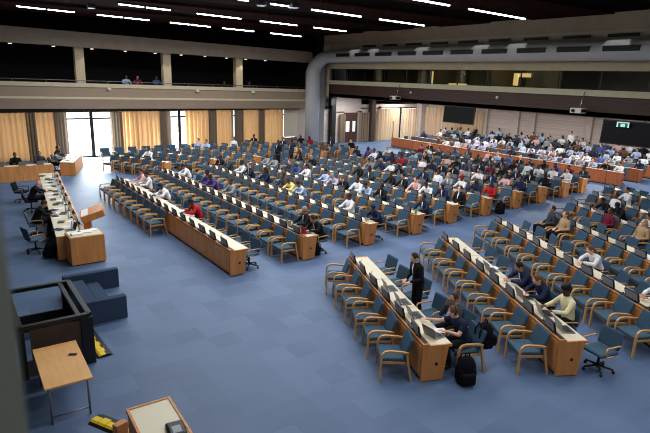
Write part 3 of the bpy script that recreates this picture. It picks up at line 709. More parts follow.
# known delegates, block row (1-based) and seat (1-based)
K = [
 ('R', 2, 5, dict(what='person in navy jacket bent over papers,', pose='write', top='navy', hair='black', skin=2, suit=True)),
 ('R', 2, 6, dict(what='person with brown hair in a navy top,', pose='write', top='navy', hair='brown', skin=3, style='long')),
 ('R', 2, 7, dict(what='person in cream shirt and black cap,', pose='desk', top='cream', hair='black', skin=0, style='hat')),
 ('R', 3, 6, dict(what='brown haired person in a white jacket', pose='write', top='white', hair='brown', skin=3, style='long')),
 ('R', 4, 1, dict(front=True, what='person in dark clothes', pose='back', top='dark grey', hair='dark brown', skin=2)),
 ('R', 4, 2, dict(front=True, what='brown haired person in tan jacket', pose='back', top='tan', hair='brown', skin=3, style='long')),
 ('R', 5, 2, dict(what='person in black with dark hair,', pose='write', top='black', hair='black', skin=1)),
 ('R', 5, 4, dict(front=True, what='person in maroon shirt', pose='back', top='maroon', hair='black', skin=1)),
 ('R', 5, 6, dict(front=True, what='blonde person in tan top', pose='back', top='tan', hair='blonde', skin=3, style='long')),
 ('R', 6, 3, dict(front=True, what='person in white shirt', pose='back', top='white', hair='black', skin=1)),
 ('R', 5, 3, dict(what='person in black top,', pose='write', top='black', hair='black', skin=0)),
 ('R', 5, 5, dict(what='person in white shirt leaning forward,', pose='write', top='white', hair='black', skin=2)),
 ('R', 5, 7, dict(what='person in lilac top,', pose='desk', top='lilac', hair='dark brown', skin=2)),
 ('R', 6, 2, dict(what='person in white shirt sitting upright,', pose='desk', top='white', hair='black', skin=2)),
 ('R', 3, 9, dict(what='grey haired person in white,', pose='write', top='white', hair='grey', skin=2)),
 ('R', 4, 7, dict(what='person in a white blouse,', pose='desk', top='white', hair='dark brown', skin=2, style='long')),
 ('L', 1, 6, dict(what='person in red jacket looking down,', pose='write', top='red', hair='black', skin=0)),
 ('L', 1, 10, dict(what='person in white shirt looking down,', pose='write', top='white', hair='black', skin=0)),
 ('L', 1, 13, dict(what='person in white shirt beside a colleague,', pose='desk', top='white', hair='black', skin=1)),
 ('L', 1, 14, dict(what='person in pink shirt,', pose='desk', top='pink', hair='dark brown', skin=2)),
 ('L', 2, 1, dict(what='person in a black suit, head bowed', pose='write', top='black', hair='dark brown', skin=2, suit=True)),
 ('L', 2, 2, dict(what='grey haired person in black jacket,', pose='desk', top='black', hair='grey', skin=2, suit=True)),
 ('L', 2, 9, dict(what='person in grey white shirt,', pose='desk', top='grey', hair='black', skin=1)),
 ('L', 2, 11, dict(what='person in purple dress,', pose='write', top='purple', hair='black', skin=0)),
 ('L', 2, 12, dict(what='person in dark purple jacket,', pose='desk', top='purple', hair='black', skin=0)),
 ('L', 2, 15, dict(what='person in white top,', pose='write', top='white', hair='black', skin=1)),
 ('L', 3, 8, dict(what='person in yellow shirt,', pose='write', top='yellow', hair='dark brown', skin=1)),
 ('L', 3, 7, dict(what='person in pale blue shirt, leaning', pose='write', top='light blue', hair='black', skin=1)),
 ('L', 3, 9, dict(what='person in dark grey jacket,', pose='desk', top='dark grey', hair='black', skin=1)),
 ('L', 3, 14, dict(what='person in bright white shirt,', pose='desk', top='white', hair='black', skin=0)),
 ('L', 3, 1, dict(what='person in dark suit hunched over the desk,', pose='write', top='navy', hair='black', skin=1)),
 ('L', 4, 6, dict(what='person in white shirt sitting straight,', pose='desk', top='white', hair='black', skin=0)),
 ('L', 4, 5, dict(what='person in pale blue shirt,', pose='write', top='light blue', hair='black', skin=1)),
 ('L', 4, 4, dict(what='person in black suit,', pose='desk', top='black', hair='black', skin=0, suit=True)),
 ('L', 4, 9, dict(what='person in blue checked shirt,', pose='desk', top='light blue', hair='black', skin=1)),
 ('L', 4, 8, dict(what='person in lilac shirt,', pose='write', top='lilac', hair='grey', skin=2)),
 ('L', 4, 1, dict(what='person in navy suit,', pose='desk', top='navy', hair='black', skin=1, suit=True)),
 ('L', 5, 3, dict(what='person in white jacket looking down,', pose='write', top='white', hair='black', skin=1)),
 ('L', 5, 4, dict(what='person in pink shirt,', pose='desk', top='pink', hair='dark brown', skin=3)),
 ('L', 5, 5, dict(what='person in black waistcoat,', pose='desk', top='black', hair='black', skin=2, suit=True)),
 ('L', 5, 2, dict(what='person in dark suit with blue headwear,', pose='desk', top='navy', hair='blue', skin=0, style='hat', suit=True)),
 ('L', 5, 8, dict(what='person in grey suit with pale shirt,', pose='desk', top='dark grey', hair='black', skin=0, suit=True)),
 ('L', 6, 3, dict(what='person in white shirt and red cap,', pose='desk', top='white', hair='red', skin=1, style='hat')),
 ('L', 6, 4, dict(what='person in pale grey suit,', pose='desk', top='grey', hair='grey', skin=3, suit=True)),
 ('L', 6, 6, dict(what='person in navy jacket,', pose='desk', top='navy', hair='black', skin=1, suit=True)),
 ('L', 6, 9, dict(what='person in bright white shirt,', pose='desk', top='white', hair='black', skin=1)),
 ('L', 7, 1, dict(what='person in navy jacket,', pose='desk', top='navy', hair='black', skin=1)),
 ('L', 7, 2, dict(what='person in pink blouse,', pose='desk', top='pink', hair='black', skin=1, style='long')),
 ('L', 7, 4, dict(what='person in plain white shirt', pose='desk', top='white', hair='black', skin=2)),
 ('L', 7, 6, dict(what='person in black suit,', pose='desk', top='black', hair='black', skin=0, suit=True)),
 ('L', 7, 11, dict(what='person in red shirt,', pose='desk', top='red', hair='black', skin=1)),
 ('B', 1, 3, dict(what='person in white shirt,', pose='desk', top='white', hair='black', skin=1)),
]
BL = {'R': ROWSR, 'L': ROWSL, 'B': ROWSB}
for blk, rr, ss, kw in K: seat_person(BL[blk][rr - 1], ss - 1, **kw)
# fuller occupancy towards the rear right, as the photo shows
tops = ['white'] * 5 + ['black'] * 4 + ['navy'] * 4 + ['dark grey'] * 3 + ['light blue', 'light blue', 'blue', 'lilac', 'grey', 'grey', 'pink', 'purple', 'maroon', 'tan', 'brown', 'red']
rnd = random.Random(21)
def rand_kw():
    t = rnd.choice(tops); su = t in ('black', 'navy', 'dark grey') and rnd.random() < .6; h = rnd.choice(['black', 'black', 'black', 'dark brown', 'grey', 'brown']); lg = rnd.random() < .25
    sk = rnd.choice([0, 0, 1, 1, 2, 3]); po = rnd.choice(['desk', 'desk', 'write', 'back', 'chin'])
    if lg: po = 'desk'
    return dict(what='%s haired person in %s %s' % (h, t, 'suit' if su else 'top'), pose=po, top=t, hair=h, skin=sk, style='long' if lg else 'short', suit=su)
DENS = [.0, .05, .3, .42, .5, .58, .68, .75, .8, .85]
for k, r in enumerate(ROWSL):
    for i in range(r.n):
        d = DENS[k] * (1.25 if i < 8 else .75)
        kw = rand_kw()
        if rnd.random() < d and k > 1: seat_person(r, i, **kw)
for k, r in enumerate(ROWSB):
    for i in range(r.n):
        kw = rand_kw()
        if rnd.random() < (.0, .15, .25, .45, .5, .5)[k]: seat_person(r, i, **kw)

# standing people
r1 = ROWSR[0]; q = r1.at(3, 1.05) - r1.d * .25
person(V((8.84, 8.5, 0)), R(-14), 'person standing in a dark suit behind the first right-block desk row, looking down', pose='lookdown', top='black', hair='dark brown', skin=3, suit=True, shoes=True)
person((17.1, 29.2, 0), R(10), 'left of two people standing in dark suits in the far aisle', pose='stand', top='black', hair='black', skin=1, suit=True, shoes=True)
person((17.95, 29.0, 0), R(-10), 'right of two people standing in dark suits in the far aisle', pose='stand', top='navy', hair='black', skin=1, suit=True, shoes=True)
place(ARM, r1.at(5, 1.12), r1.th, 'blue wooden armchair facing the near end of the first right-block row, under the headset wearer', 'armchair')
q = r1.at(4, 1.26) + r1.d * .22
person(q, r1.th + R(10), 'bearded person with hands at face, seated behind the person with the headset', pose='chin', top='dark grey', hair='dark brown', skin=2)
# woman with headset at the near end of the first right-block row, on a wooden armchair
q = r1.at(5, 1.06)
wm = person(q, r1.th, 'person in navy short-sleeved top and headset reaching along the near-end desk', pose='reach', top='navy', hair='brown', skin=3, sleeve='short', legs='black', shoes=True)
hs = B(); hd = V(POSE['reach']['head'])
hs.tube([hd + V((.01, -.085 * math.cos(t), .03 + .115 * math.sin(t))) for t in [math.pi * i / 10 for i in range(11)]], .01, 6)
for k in (-1, 1): hs.ball(hd + V((.0, .085 * k, -.005)), (.03, 0, 0), (0, .016, 0), (0, 0, .034))
tag(link('headset', hs.mesh('headset', BLACK), q, r1.th), 'black headset worn by the person reaching along the desk', 'headset')

# rear tiers beyond the counter: three desk rows, seats, people
TX = [31.0, 33.3, 35.5]; tn = 23
ROWST = [Row((x, 15.0), 0, 1, tn, .83, '%s rear-tier desk row' % ORD[k + 1], 'near end', REDW, REDW) for k, x in enumerate(TX)]
for k, r in enumerate(ROWST):
    r.desks(per=4, consoles=False)
struct('floor_rear_step', B().box(36.8, 38.3, 14.5, 37.5, 0, .3).box(37.6, 38.3, 14.5, 37.5, .3, .5), CARPET)
wh = ['white'] * 4 + ['light blue'] * 3 + ['lilac'] * 3 + ['grey', 'grey', 'black', 'black', 'navy', 'navy', 'blue', 'pink', 'dark grey', 'brown']
for k in range(5):
    X = TX[k] + .98 if k < 3 else (37.2, 37.95)[k - 3]; z = 0 if k < 3 else (.3, .5)[k - 3]
    for i in range(tn):
        Y = 15.0 + (i + .5) * .83; lab = '%s from near end in the %s rear-tier row' % (ORD[i + 1], ORD[k + 1])
        tag(link('auditorium_seat', REARSEAT, (X, Y, z)), 'blue seat on a stem, ' + lab, 'seat', 'rear tier seats')
        p = (.8, .97, .97, .97, .75)[k] if i < 17 else (.4, .7, .7, .7, .3)[k]
        if rnd.random() < p:
            t = rnd.choice(wh); h = rnd.choice(['black', 'black', 'dark brown', 'grey']); v = rnd.randrange(5)
            st = k == 4 and rnd.random() < .25
            o = link('person', FARSTAND if st else FARM[v], (X - (.35 if st else .02), Y, z), R(rnd.uniform(-15, 15)))
            recolour(o, SKIN[rnd.choice([0, 0, 1, 2, 3])], cloth(t), cloth('black'), hairm(h))
            tag(o, '%s person in %s top, %s' % ('standing' if st else 'seated', t, lab), 'person', 'rear tier audience')
# gallery people
for i, (X, t, lb) in enumerate(((10.65, 'light blue', 'person in pale blue at the gallery rail, left of three'), (11.4, 'maroon', 'person in dark pink at the gallery rail, middle of three'), (12.7, 'blue', 'person in blue at the gallery rail, beside the beige column'), (17.8, 'black', 'person in black at the gallery rail, left of the last column'), (19.9, 'dark grey', 'person in grey at the gallery rail, right of the last column'))):
    o = link('person', FARM[0], (X, 38.5, 4.0 if i < 3 else 3.75), R(90)); recolour(o, SKIN[1 if i != 1 else 2], cloth(t), cloth('black'), hairm('black')); tag(o, lb, 'person', 'people on the left gallery')
for i in range(16):
    X = 1 + i * 1.45
    tag(link('auditorium_seat', REARSEAT, (X, 38.8, 3.5), R(90)), 'dark seat on the left gallery, %s from the left' % ORD[i + 1], 'seat', 'gallery seats')
# chairs against the window wall
for i in range(8):
    X = 8.35 + i * .86
    place(ARMF, (X, 35.7, 0), R(90 + random.uniform(-6, 6)), 'dark blue chair by the window wall, %s from the open window' % ORD[i + 1], 'armchair', 'chairs along the window wall')

# ------------------------------------------------------------------ podium side
def head_unit(w, e):
    h = w / 2
    P = [('worktop', B().box(-.4, .4, -h, h, .71, .745, .004).mesh('worktop', TOP), 'cream worktop', []),
         ('front_panel', B().box(.33, .37, -h, h, .04, .71).mesh('front_panel', DESKP), None, []), ('ledge', B().box(.3, .42, -h, h, .74, .775, .004).mesh('ledge', DESKW), None, [])]
    if e: P.append(('end_panel', B().box(-.4, .4, -h - .03, -h, .02, .75, .004).mesh('end_panel', DESKW), None, []))
    else: P.append(('support_panel', B().box(-.3, .33, -h, -h + .03, .02, .71).mesh('support_panel', DESKP), None, []))
    return ('head_table', None, P)
HT = R(-5.74); hdir = V((math.sin(-HT), math.cos(HT), 0)); hbk = V((-math.cos(HT), -math.sin(HT), 0)); H0 = V((2.82, 17.15, 0))
for k in range(4):
    place(head_unit(2.85, k == 0), H0 + hdir * (1.425 + 2.87 * k), HT, 'long head table with cream top facing the hall, %s unit from the lectern' % ORD[k + 1], 'table', 'head table units')
BOFF = ('swivel_chair', None, [(n_, m_.copy(), l_, s_) for n_, m_, l_, s_ in SWIV[2]])
for n_, m_, l_, s_ in BOFF[2]:
    if n_ in ('seat', 'backrest', 'armrest'): m_.materials[0] = BLACKF
def at_head(t, off): return H0 + hdir * t + hbk * off
place(SWIV, at_head(1.15, .95), HT + R(200), 'blue swivel chair standing empty behind the near end of the head table', 'swivel chair')
place(SWIV, at_head(3.0, .85), HT + R(180), 'swivel chair under the dark haired person at the head table', 'swivel chair')
place(BOFF, at_head(6.9, .9), HT + R(180), 'black swivel chair under the bald person at the head table', 'swivel chair')
place(BOFF, at_head(8.9, 1.2), HT + R(160), 'black office chair turned away behind the head table, beyond the bald person', 'swivel chair')
person(at_head(3.0, .80), HT + R(180), 'person in black with dark brown hair writing at the head table', pose='write', top='black', hair='dark brown', skin=2, legs='black', shoes=True)
person(at_head(6.9, .82), HT + R(180), 'bald person in black jacket working at the head table laptop', pose='write', top='black', hair='bald', skin=3, shoes=True)
# lectern cabinet, sloped lectern
place(('lectern_cabinet', None, [('body', B().box(-.48, .48, -.02, .75, .03, .86, .006).mesh('body', DESKW), None, []), ('plinth', B().box(-.45, .45, .02, .72, 0, .03).mesh('plinth', BLACK), None, []),
       ('top_tray', B().box(-.44, .44, .02, .72, .86, .875).mesh('top_tray', TOP), None, [])]), (3.14, 16.42, 0), R(1), 'square oak cabinet at the near end of the head table, papers on top', 'cabinet')
tilt = Matrix.Translation((0, 0, 1.0)) @ Matrix.Rotation(R(-18), 4, 'Y')
place(('lectern', None, [('pedestal', B().box(-.3, -.06, -.42, .05, 0, .94, .01).mesh('pedestal', DESKW), None, []), ('sloped_top', B().box(-.36, .36, -.52, .52, -.1, .12, .01, M=tilt).mesh('sloped_top', DESKW), None, []),
       ('page_stop', B().box(-.36, -.33, -.5, .5, .12, .15, M=tilt).mesh('page_stop', DESKW), None, [])]), (3.78, 18.55, 0), R(-12), 'oak lectern with sloped top beside the head table', 'lectern')
tag(link('paper', B().box(-.33, -.12, -.46, .46, .121, .126, M=tilt).mesh('paper', PAPER), (3.78, 18.55, 0), R(-12)), 'long white paper lying on the sloped lectern top', 'paper')
for i, (x, y, r_, lb) in enumerate(((2.9, 16.67, 5, 'paper stack at the left front of the oak cabinet top'), (3.2, 16.82, -8, 'paper stack in the middle of the oak cabinet top'), (3.38, 16.97, 20, 'paper sheet at the right of the oak cabinet top'))):
    tag(link('paper_stack', B().box(-.15, .15, -.11, .11, 0, .02 + .015 * (2 - i), .002).mesh('paper_stack', PAPER), (x, y, .876), R(r_)), lb, 'papers')
tag(link('table_microphone', B().tube([(0, 0, 0), (0, 0, .02)], .05, 12).tube([(0, 0, .02), (0, 0, .2), (.04, 0, .3)], .008, 6).mesh('table_microphone', BLACK), (3.02, 16.9, .895)), 'thin black gooseneck microphone on the oak cabinet', 'microphone')
def laptop(loc, rz, label, lit=False, group=None):
    o = link('laptop', B().box(-.12, .12, -.17, .17, 0, .02, .004).mesh('laptop', STEEL), loc, rz); tag(o, label, 'laptop', group)
    link('keyboard', B().box(-.07, .08, -.15, .15, .02, .023).mesh('keyboard', BLACK), parent=o)
    M = Matrix.Translation((-.12, 0, .02)) @ Matrix.Rotation(R(-20), 4, 'Y')
    p = link('lid', B().box(-.008, 0, -.17, .17, 0, .23, .003, M=M).mesh('lid', STEEL), parent=o)
    link('display', B().box(.0, .003, -.155, .155, .015, .215, M=M).mesh('display', LAPSCR if lit else SCREEN), parent=p)
    return o
# local +x of a laptop faces its user
def sheet(loc, rz, label, s=(.15, .105), m=PAPER, name='paper', cat='paper'):
    return tag(link(name, B().box(-s[0], s[0], -s[1], s[1], 0, .006).mesh(name, m), loc, rz), label, cat)
def bottle(loc, label, group=None):
    o = link('water_bottle', B().loft([((0, 0, 0), (.032, 0, 0), (0, .032, 0)), ((0, 0, .14), (.032, 0, 0), (0, .032, 0)), ((0, 0, .18), (.014, 0, 0), (0, .014, 0)), ((0, 0, .2), (.013, 0, 0), (0, .013, 0))], 12).mesh('water_bottle', BOTTLE), loc); tag(o, label, 'bottle', group)
    link('cap', B().tube([(0, 0, .2), (0, 0, .22)], .015, 10).mesh('cap', mat('cap_blue', (40, 80, 160), .4)), parent=o)
for t, lit, lb in ((.55, False, 'dark laptop at the near end of the head table'), (2.9, False, 'dark laptop before the dark haired person at the head table'), (4.6, False, 'dark laptop in the middle of the head table'), (6.9, True, 'laptop with a bright lit screen before the bald person'), (9.6, False, 'dark laptop at the far end of the head table')):
    q = at_head(t, -.02); laptop((q.x, q.y, .746), HT + R(180 + random.uniform(-15, 15)), lb, lit)
hr_ = random.Random(4)
for j in range(16):
    q = at_head(.35 + j * .68, hr_.uniform(-.18, .28)); sheet((q.x, q.y, .747), R(hr_.uniform(-40, 40)), 'loose white sheet on the head table, %s from the lectern end' % ORD[j + 1])['group'] = 'loose sheets on the head table'
for j in range(14):
    q = at_head(.5 + j * .75, -.33); place(('name_plate', B().prism([(-.05, 0), (.05, 0), (0, .11)], -.14, .14).mesh('name_plate', BLACK if j % 2 else WHITE), []), (q.x, q.y, .776), HT, '%s name plate from the lectern on the head table ledge, %s' % (ORD[j + 1], 'black' if j % 2 else 'white'), 'name plate', 'name plates on the head table')
for j in range(9):
    q = at_head(.9 + j * 1.15, -.12); bottle((q.x, q.y, .746), 'small water bottle on the head table, %s from the lectern end' % ORD[j + 1], 'bottles on the head table')
for j in range(10):
    q = at_head(1.2 + j * 1.0, -.2); tag(link('table_microphone', B().tube([(0, 0, 0), (0, 0, .03)], .06, 10).tube([(0, 0, .02), (0, 0, .22), (-.08, 0, .34)], .009, 6).mesh('table_microphone', BLACK), (q.x, q.y, .746), HT), 'gooseneck microphone on the head table, %s from the lectern end' % ORD[j + 1], 'microphone', 'head table microphones')
for j in range(12):
    q = at_head(.8 + j * .9, hr_.uniform(-.05, .3)); tag(link('notebook', B().box(-.1, .1, -.14, .14, 0, .02, .003).mesh('notebook', BLACK if j % 3 else NAVYW), (q.x, q.y, .753), R(hr_.uniform(-50, 50))), '%s notebook lying on the head table, %s from the lectern end' % ('black' if j % 3 else 'navy', ORD[j + 1]), 'notebook', 'notebooks on the head table')
# black bag under the head table end
def backpack(loc, rz, label, s=1.0):
    o = link('backpack', B().ball((0, 0, .24), (.13, 0, 0), (0, .17, 0), (0, 0, .25), n=18).box(-.12, .12, -.16, .16, 0, .3, .06, seg=3).mesh('backpack', BLACKF), loc, rz); tag(o, label, 'backpack'); o.scale = (s,) * 3
    link('front_pocket', B().box(-.2, -.1, -.12, .12, .04, .24, .04, seg=3).mesh('front_pocket', BLACKF), parent=o)
    link('carry_loop', B().tube([(0, -.04, .47), (0, -.03, .53), (0, .03, .53), (0, .04, .47)], .012, 6).mesh('carry_loop', BLACKF), parent=o)
    for k in (-1, 1): link('shoulder_strap', B().tube([(.08, .07 * k, .45), (.16, .08 * k, .34), (.15, .09 * k, .16), (.1, .1 * k, .06)], .016, 6).mesh('shoulder_strap', BLACKF), parent=o)
backpack((2.28, 17.65, 0), R(30), 'black bag on the carpet beside the near end of the head table')
backpack((7.62, 5.92, 0), R(60), 'black backpack standing on the carpet by the near-end wooden chair', 1.15)
q = r1.at(5, 1.5) + r1.d * .1; backpack((q.x, q.y, .42), r1.th + R(180), 'black backpack hung on the chair of the person with the headset', 1.1)
backpack((9.45, 13.7, 0), R(10), 'brown black briefcase bag beside the swivel chair at the second centre row', .9)
q = ROWSL[5].at(0, .5); backpack((q.x + .6, q.y - .45, 0), 0, 'black rucksack on the carpet beside the sixth centre-block row end', 1.1)
# secretariat desks at the far side
def plain_desk(L, D, label, loc, rz):
    P = ('desk', None, [('worktop', B().box(-L / 2, L / 2, -D / 2, D / 2, .71, .75, .005).mesh('worktop', TOP), 'cream worktop', []), ('front_panel', B().box(-L / 2, L / 2, -D / 2 - .02, -D / 2 + .02, .02, .80, .004).mesh('front_panel', DESKP), None, []),
                        ('end_panel', B().box(-L / 2 - .02, -L / 2 + .02, -D / 2, D / 2, .02, .75, .004).mesh('end_panel', DESKW), None, []), ('end_panel', B().box(L / 2 - .02, L / 2 + .02, -D / 2, D / 2, .02, .75, .004).mesh('end_panel', DESKW), None, [])])
    return place(P, loc, rz, label, 'desk')
plain_desk(3.9, .8, 'wide oak secretariat desk facing the hall below the tan curtains', (2.6, 31.3, 0), R(0))
plain_desk(3.2, .75, 'oak secretariat desk running away towards the open window', (5.85, 33.1, 0), R(-18 + 90))
for x, y, rz, kw, lb in ((3.0, 32.3, 90, dict(top='black', hair='black', skin=1), 'person in black seated behind the wide secretariat desk'),
                         (4.15, 32.3, 90, dict(top='dark grey', hair='dark brown', skin=2), 'person in grey behind the right half of the wide secretariat desk'),
                         (4.95, 33.0, 162, dict(top='grey', hair='black', skin=1, pose='write'), 'person in patterned grey shirt at the near end of the second secretariat desk'), (5.3, 34.2, 162, dict(top='navy', hair='black', skin=1), 'person in navy at the far end of the second secretariat desk')):
    place(BOFF, (x, y, 0), R(rz), 'black chair under the ' + lb.replace('person in ', '').replace(' seated behind', ' at').replace('secretariat ', '').replace('the near end of ', '').replace('the far end of ', 'far end of '), 'swivel chair'); person((x, y, 0), R(rz), lb, **kw)
for i, (x, y) in enumerate(((2.2, 31.3), (3.2, 31.4), (4.0, 31.3), (5.5, 32.2), (5.9, 33.0), (6.2, 33.9))):
    laptop((x, y, .751), R(90 if i < 3 else 162), 'dark laptop on the secretariat desks, %s from the left' % ORD[i + 1], False, 'laptops on the secretariat desks')
for i, (x, y) in enumerate(((5.65, 32.0), (6.0, 32.9), (6.1, 33.4), (2.6, 31.1), (3.6, 31.2))):
    sheet((x, y, .752), R(20 * i), 'white sheet on the secretariat desks, %s of five' % ORD[i + 1])

# ------------------------------------------------------------------ near left corner: press pen, upholstered blocks, tables, ramps
pen = link('press_pen', None, (0, 0, 0)); tag(pen, 'black framed press pen with low glass sides at the hall edge', 'pen')
x0, x1, y0, y1, zt = .72, 1.9, 10.45, 12.45, 1.06
fr = B()
for yy in (y0, y1): fr.box(x0, x1, yy - .05, yy + .05, zt - .08, zt, .006)
for xx in (x0, x1): fr.box(xx - .05, xx + .05, y0, y1, zt - .08, zt, .006)
link('top_frame', fr.mesh('top_frame', BLACK), parent=pen)
for xx in (x0, x1):
    for yy in (y0, y1): link('corner_post', B().box(xx - (.16 if xx == x1 else .06), xx + .06, yy - .06, yy + .06, 0, zt - .08, .006).mesh('corner_post', BLACK), parent=pen)
link('top_frame', B().box(x1 - .22, x1 - .14, y0, y1, zt - .07, zt - .01, .006).mesh('inner_rail', BLACK), parent=pen)
link('side_panel', B().box(x1 - .03, x1 + .0, y0, y1, .02, zt - .1).mesh('side_panel', BLACK), parent=pen)
link('lower_panel', B().box(x0, x1, y1 - .02, y1 + .02, .02, .42).mesh('lower_panel', BLACK), parent=pen)
link('glass_pane', B().box(x0, x1, y1 - .006, y1 + .006, .42, zt - .08).mesh('glass_pane', GLASS), parent=pen)
link('wood_panel', B().box(x0 + .15, x1 - .1, y0 - .03, y0 + .0, .35, .95).mesh('wood_panel', mat('dull_brown_panel', (64, 48, 34), .6, var=.15, scale=4)), parent=pen)
link('lower_panel', B().box(x0, x1, y0 - .02, y0 + .02, .02, .35).mesh('lower_panel', mat('dull_grey_panel', (70, 66, 62), .7)), parent=pen)
def block(name, bx, label):
    tag(link(name, B().box(*bx, .02).mesh(name, NAVYW)), label, 'bench')
block('upholstered_bench', (2.02, 3.06, 12.14, 12.32, 0, .55), 'blue upholstered bench block nearest the black pen corner')
block('upholstered_bench', (2.05, 3.4, 14.15, 14.33, 0, .52), 'blue upholstered bench block farther from the pen, parallel to the near one')
block('upholstered_bench', (2.05, 2.5, 12.35, 14.12, 0, .40), 'low blue upholstered block joining the two bench blocks')
block('upholstered_stool', (2.55, 2.85, 12.4, 14.1, 0, .28), 'lowest blue step between the two bench blocks')
def table(cx, cy, L, W, label, mtop, z=.72, ends=None):
    P = [('tabletop', B().box(-W / 2, W / 2, -L / 2, L / 2, z - .035, z, .006).mesh('tabletop', mtop), None, [])]
    for s in (-1, 1):
        for t in (-1, 1): P.append(('leg', B().tube([(s * (W / 2 - .07), t * (L / 2 - .12), z - .03), (s * (W / 2 - .07), t * (L / 2 - .10), .0)], .018, 8).mesh('leg', STEEL), None, []))
    for t in (-1, 1): P.append(('stretcher', B().tube([(-(W / 2 - .07), t * (L / 2 - .12), .12), (W / 2 - .07, t * (L / 2 - .12), .12)], .014, 8).mesh('stretcher', STEEL), None, []))
    return place(('table', None, P), (cx, cy, 0), R(-1), label, 'table')
table(1.2, 9.36, 1.5, .72, 'narrow beech folding table with grey steel legs beside the black pen', TABLEW)
tag(link('phone', B().box(-.035, .035, -.07, .07, 0, .012, .004).mesh('phone', BLACK), (1.42, 9.55, .721), R(60)), 'small black phone lying on the beech folding table', 'phone')
P = ('side_desk', None, [('cabinet', B().box(-.31, .31, -.6, .6, .03, .70, .005).mesh('cabinet', DESKW), None, []), ('worktop', B().box(-.29, .29, -.58, .58, .70, .735).mesh('worktop', TOP), 'cream worktop', []),
                         ('rim', B().box(-.33, -.29, -.62, .62, .69, .75, .003).box(.29, .33, -.62, .62, .69, .75, .003).box(-.29, .29, .58, .62, .69, .75, .003).box(-.29, .29, -.62, -.58, .69, .75, .003).mesh('rim', DESKW), None, [])])
place(P, (2.04, 6.75, 0), R(-2), 'small oak desk with cream inset top at the bottom of the view', 'desk')
ph = link('desk_phone', B().box(-.1, .1, -.14, .14, 0, .05, .03, seg=3).mesh('desk_phone', BLACK), (2.18, 6.5, .736), R(-8)); ph.scale = (1.25,) * 3; tag(ph, 'black rounded desk device with grey face on the small oak desk', 'device')
link('face', B().box(-.05, .05, -.1, .03, .048, .053, .002).mesh('face', GREYP), parent=ph)
for loc, rz, L, lb in (((2.12, 11.2), R(3), 1.35, 'yellow and black cable ramp on the carpet right of the pen'), ((1.70, 8.15), R(29), .8, 'yellow and black cable ramp between the beech table and small oak desk')):
    o = link('cable_ramp', B().prism([(-.16, 0), (.16, 0), (.08, .05), (-.08, .05)], -L / 2, L / 2).mesh('cable_ramp', BLACK), (*loc, 0), rz); tag(o, lb, 'cable ramp')
    st = B()
    for k in range(int(L / .16)): st.prism([(-.115, .033), (.02 + .03 * (k % 2), .05), (.02 + .03 * (k % 2), .057), (-.08, .057)], -L / 2 + k * .16, -L / 2 + k * .16 + .15)
    link('yellow_strip', st.mesh('yellow_strip', YELLOW), parent=o)
tag(link('wood_block', B().box(-.1, .1, -.06, .06, 0, .3, .01).mesh('wood_block', DESKW), (1.72, 7.75, 0), R(20)), 'small oak post standing by the corner of the small oak desk', 'post')
# blurred grey post right beside the lens
d0 = a * ((29 - 325) / F) - b * ((433 - 216.5) / F) - c
hv = V((d0.x, d0.y, 0)); t0 = .42 / hv.length; pc = V((0, 0, 0)) + hv * t0
lf = V((-hv.y, hv.x, 0)).normalized(); pc2 = pc + lf * .1
an = math.atan2(lf.y, lf.x)
o = struct('trim_21', B().box(-.1, .1, -.04, .04, 3.8, CEILZ), POSTG); o.location = (pc2.x, pc2.y, 0); o.rotation_euler = (0, 0, an)
struct('floor_viewing_gallery', B().box(-7, 6, -6, .15, 3.7, 3.85), DARKW)

o = link('ceiling_light', B().box(-.5, .5, -.5, .5, 0, .08, .01).mesh('ceiling_light', WHITE), (1.5, -2.5, CEILZ - .08)); tag(o, 'square ceiling light over the viewing gallery', 'ceiling light')  # out-of-view lamp added behind the camera to light the near grey post
link('diffuser', B().box(-.45, .45, -.45, .45, -.02, 0).mesh('diffuser', LAPSCR), parent=o)
ld = bpy.data.lights.new('gallery_lamp', 'AREA'); ld.size = .9; ld.energy = 260
lo = bpy.data.objects.new('gallery_lamp', ld); COL.objects.link(lo); lo.location = (1.5, -2.5, CEILZ - .13)
# daylight pouring in through the bare windows
for x0, x1 in ((6.7, 9.3), (13.3, 14.0)):
    ld = bpy.data.lights.new('window_daylight', 'AREA'); ld.shape = 'RECTANGLE'; ld.size = x1 - x0; ld.size_y = 2.8; ld.energy = 2700 * (x1 - x0) / 2.6; ld.color = (.9, .96, 1)
    lo = bpy.data.objects.new('window_daylight', ld); COL.objects.link(lo); lo.location = ((x0 + x1) / 2, 38.6, 1.6); lo.rotation_euler = (R(-78), 0, 0)
# ------------------------------------------------------------------ screens, projectors, sign
def screen(x, y0, y1, z0, z1, label, tilt=4):
    o = link('hanging_screen', B().box(-.05, .05, -(y1 - y0) / 2, (y1 - y0) / 2, -(z1 - z0), 0, .012, M=Matrix.Rotation(R(tilt), 4, 'Y')).mesh('hanging_screen', BLACK), (x, (y0 + y1) / 2, z1)); tag(o, label, 'screen')
    link('display', B().box(-.056, -.049, -(y1 - y0) / 2 + .05, (y1 - y0) / 2 - .05, -(z1 - z0) + .05, -.05, M=Matrix.Rotation(R(tilt), 4, 'Y')).mesh('display', SCREEN), parent=o)
    for k in (-1, 1): link('hanger', B().tube([(0, k * .5, -.02), (0.1, k * .5, max(.12, 4.1 - z1 + .05))], .02, 6).mesh('hanger', BLACK), parent=o)
screen(25.3, 20.85, 23.2, 3.1, 4.1, 'big black hanging screen in front of the rear curtain')
screen(23.9, 8.2, 12.6, 3.08, 4.12, 'huge black hanging screen at the right, carrying the lit exit sign')
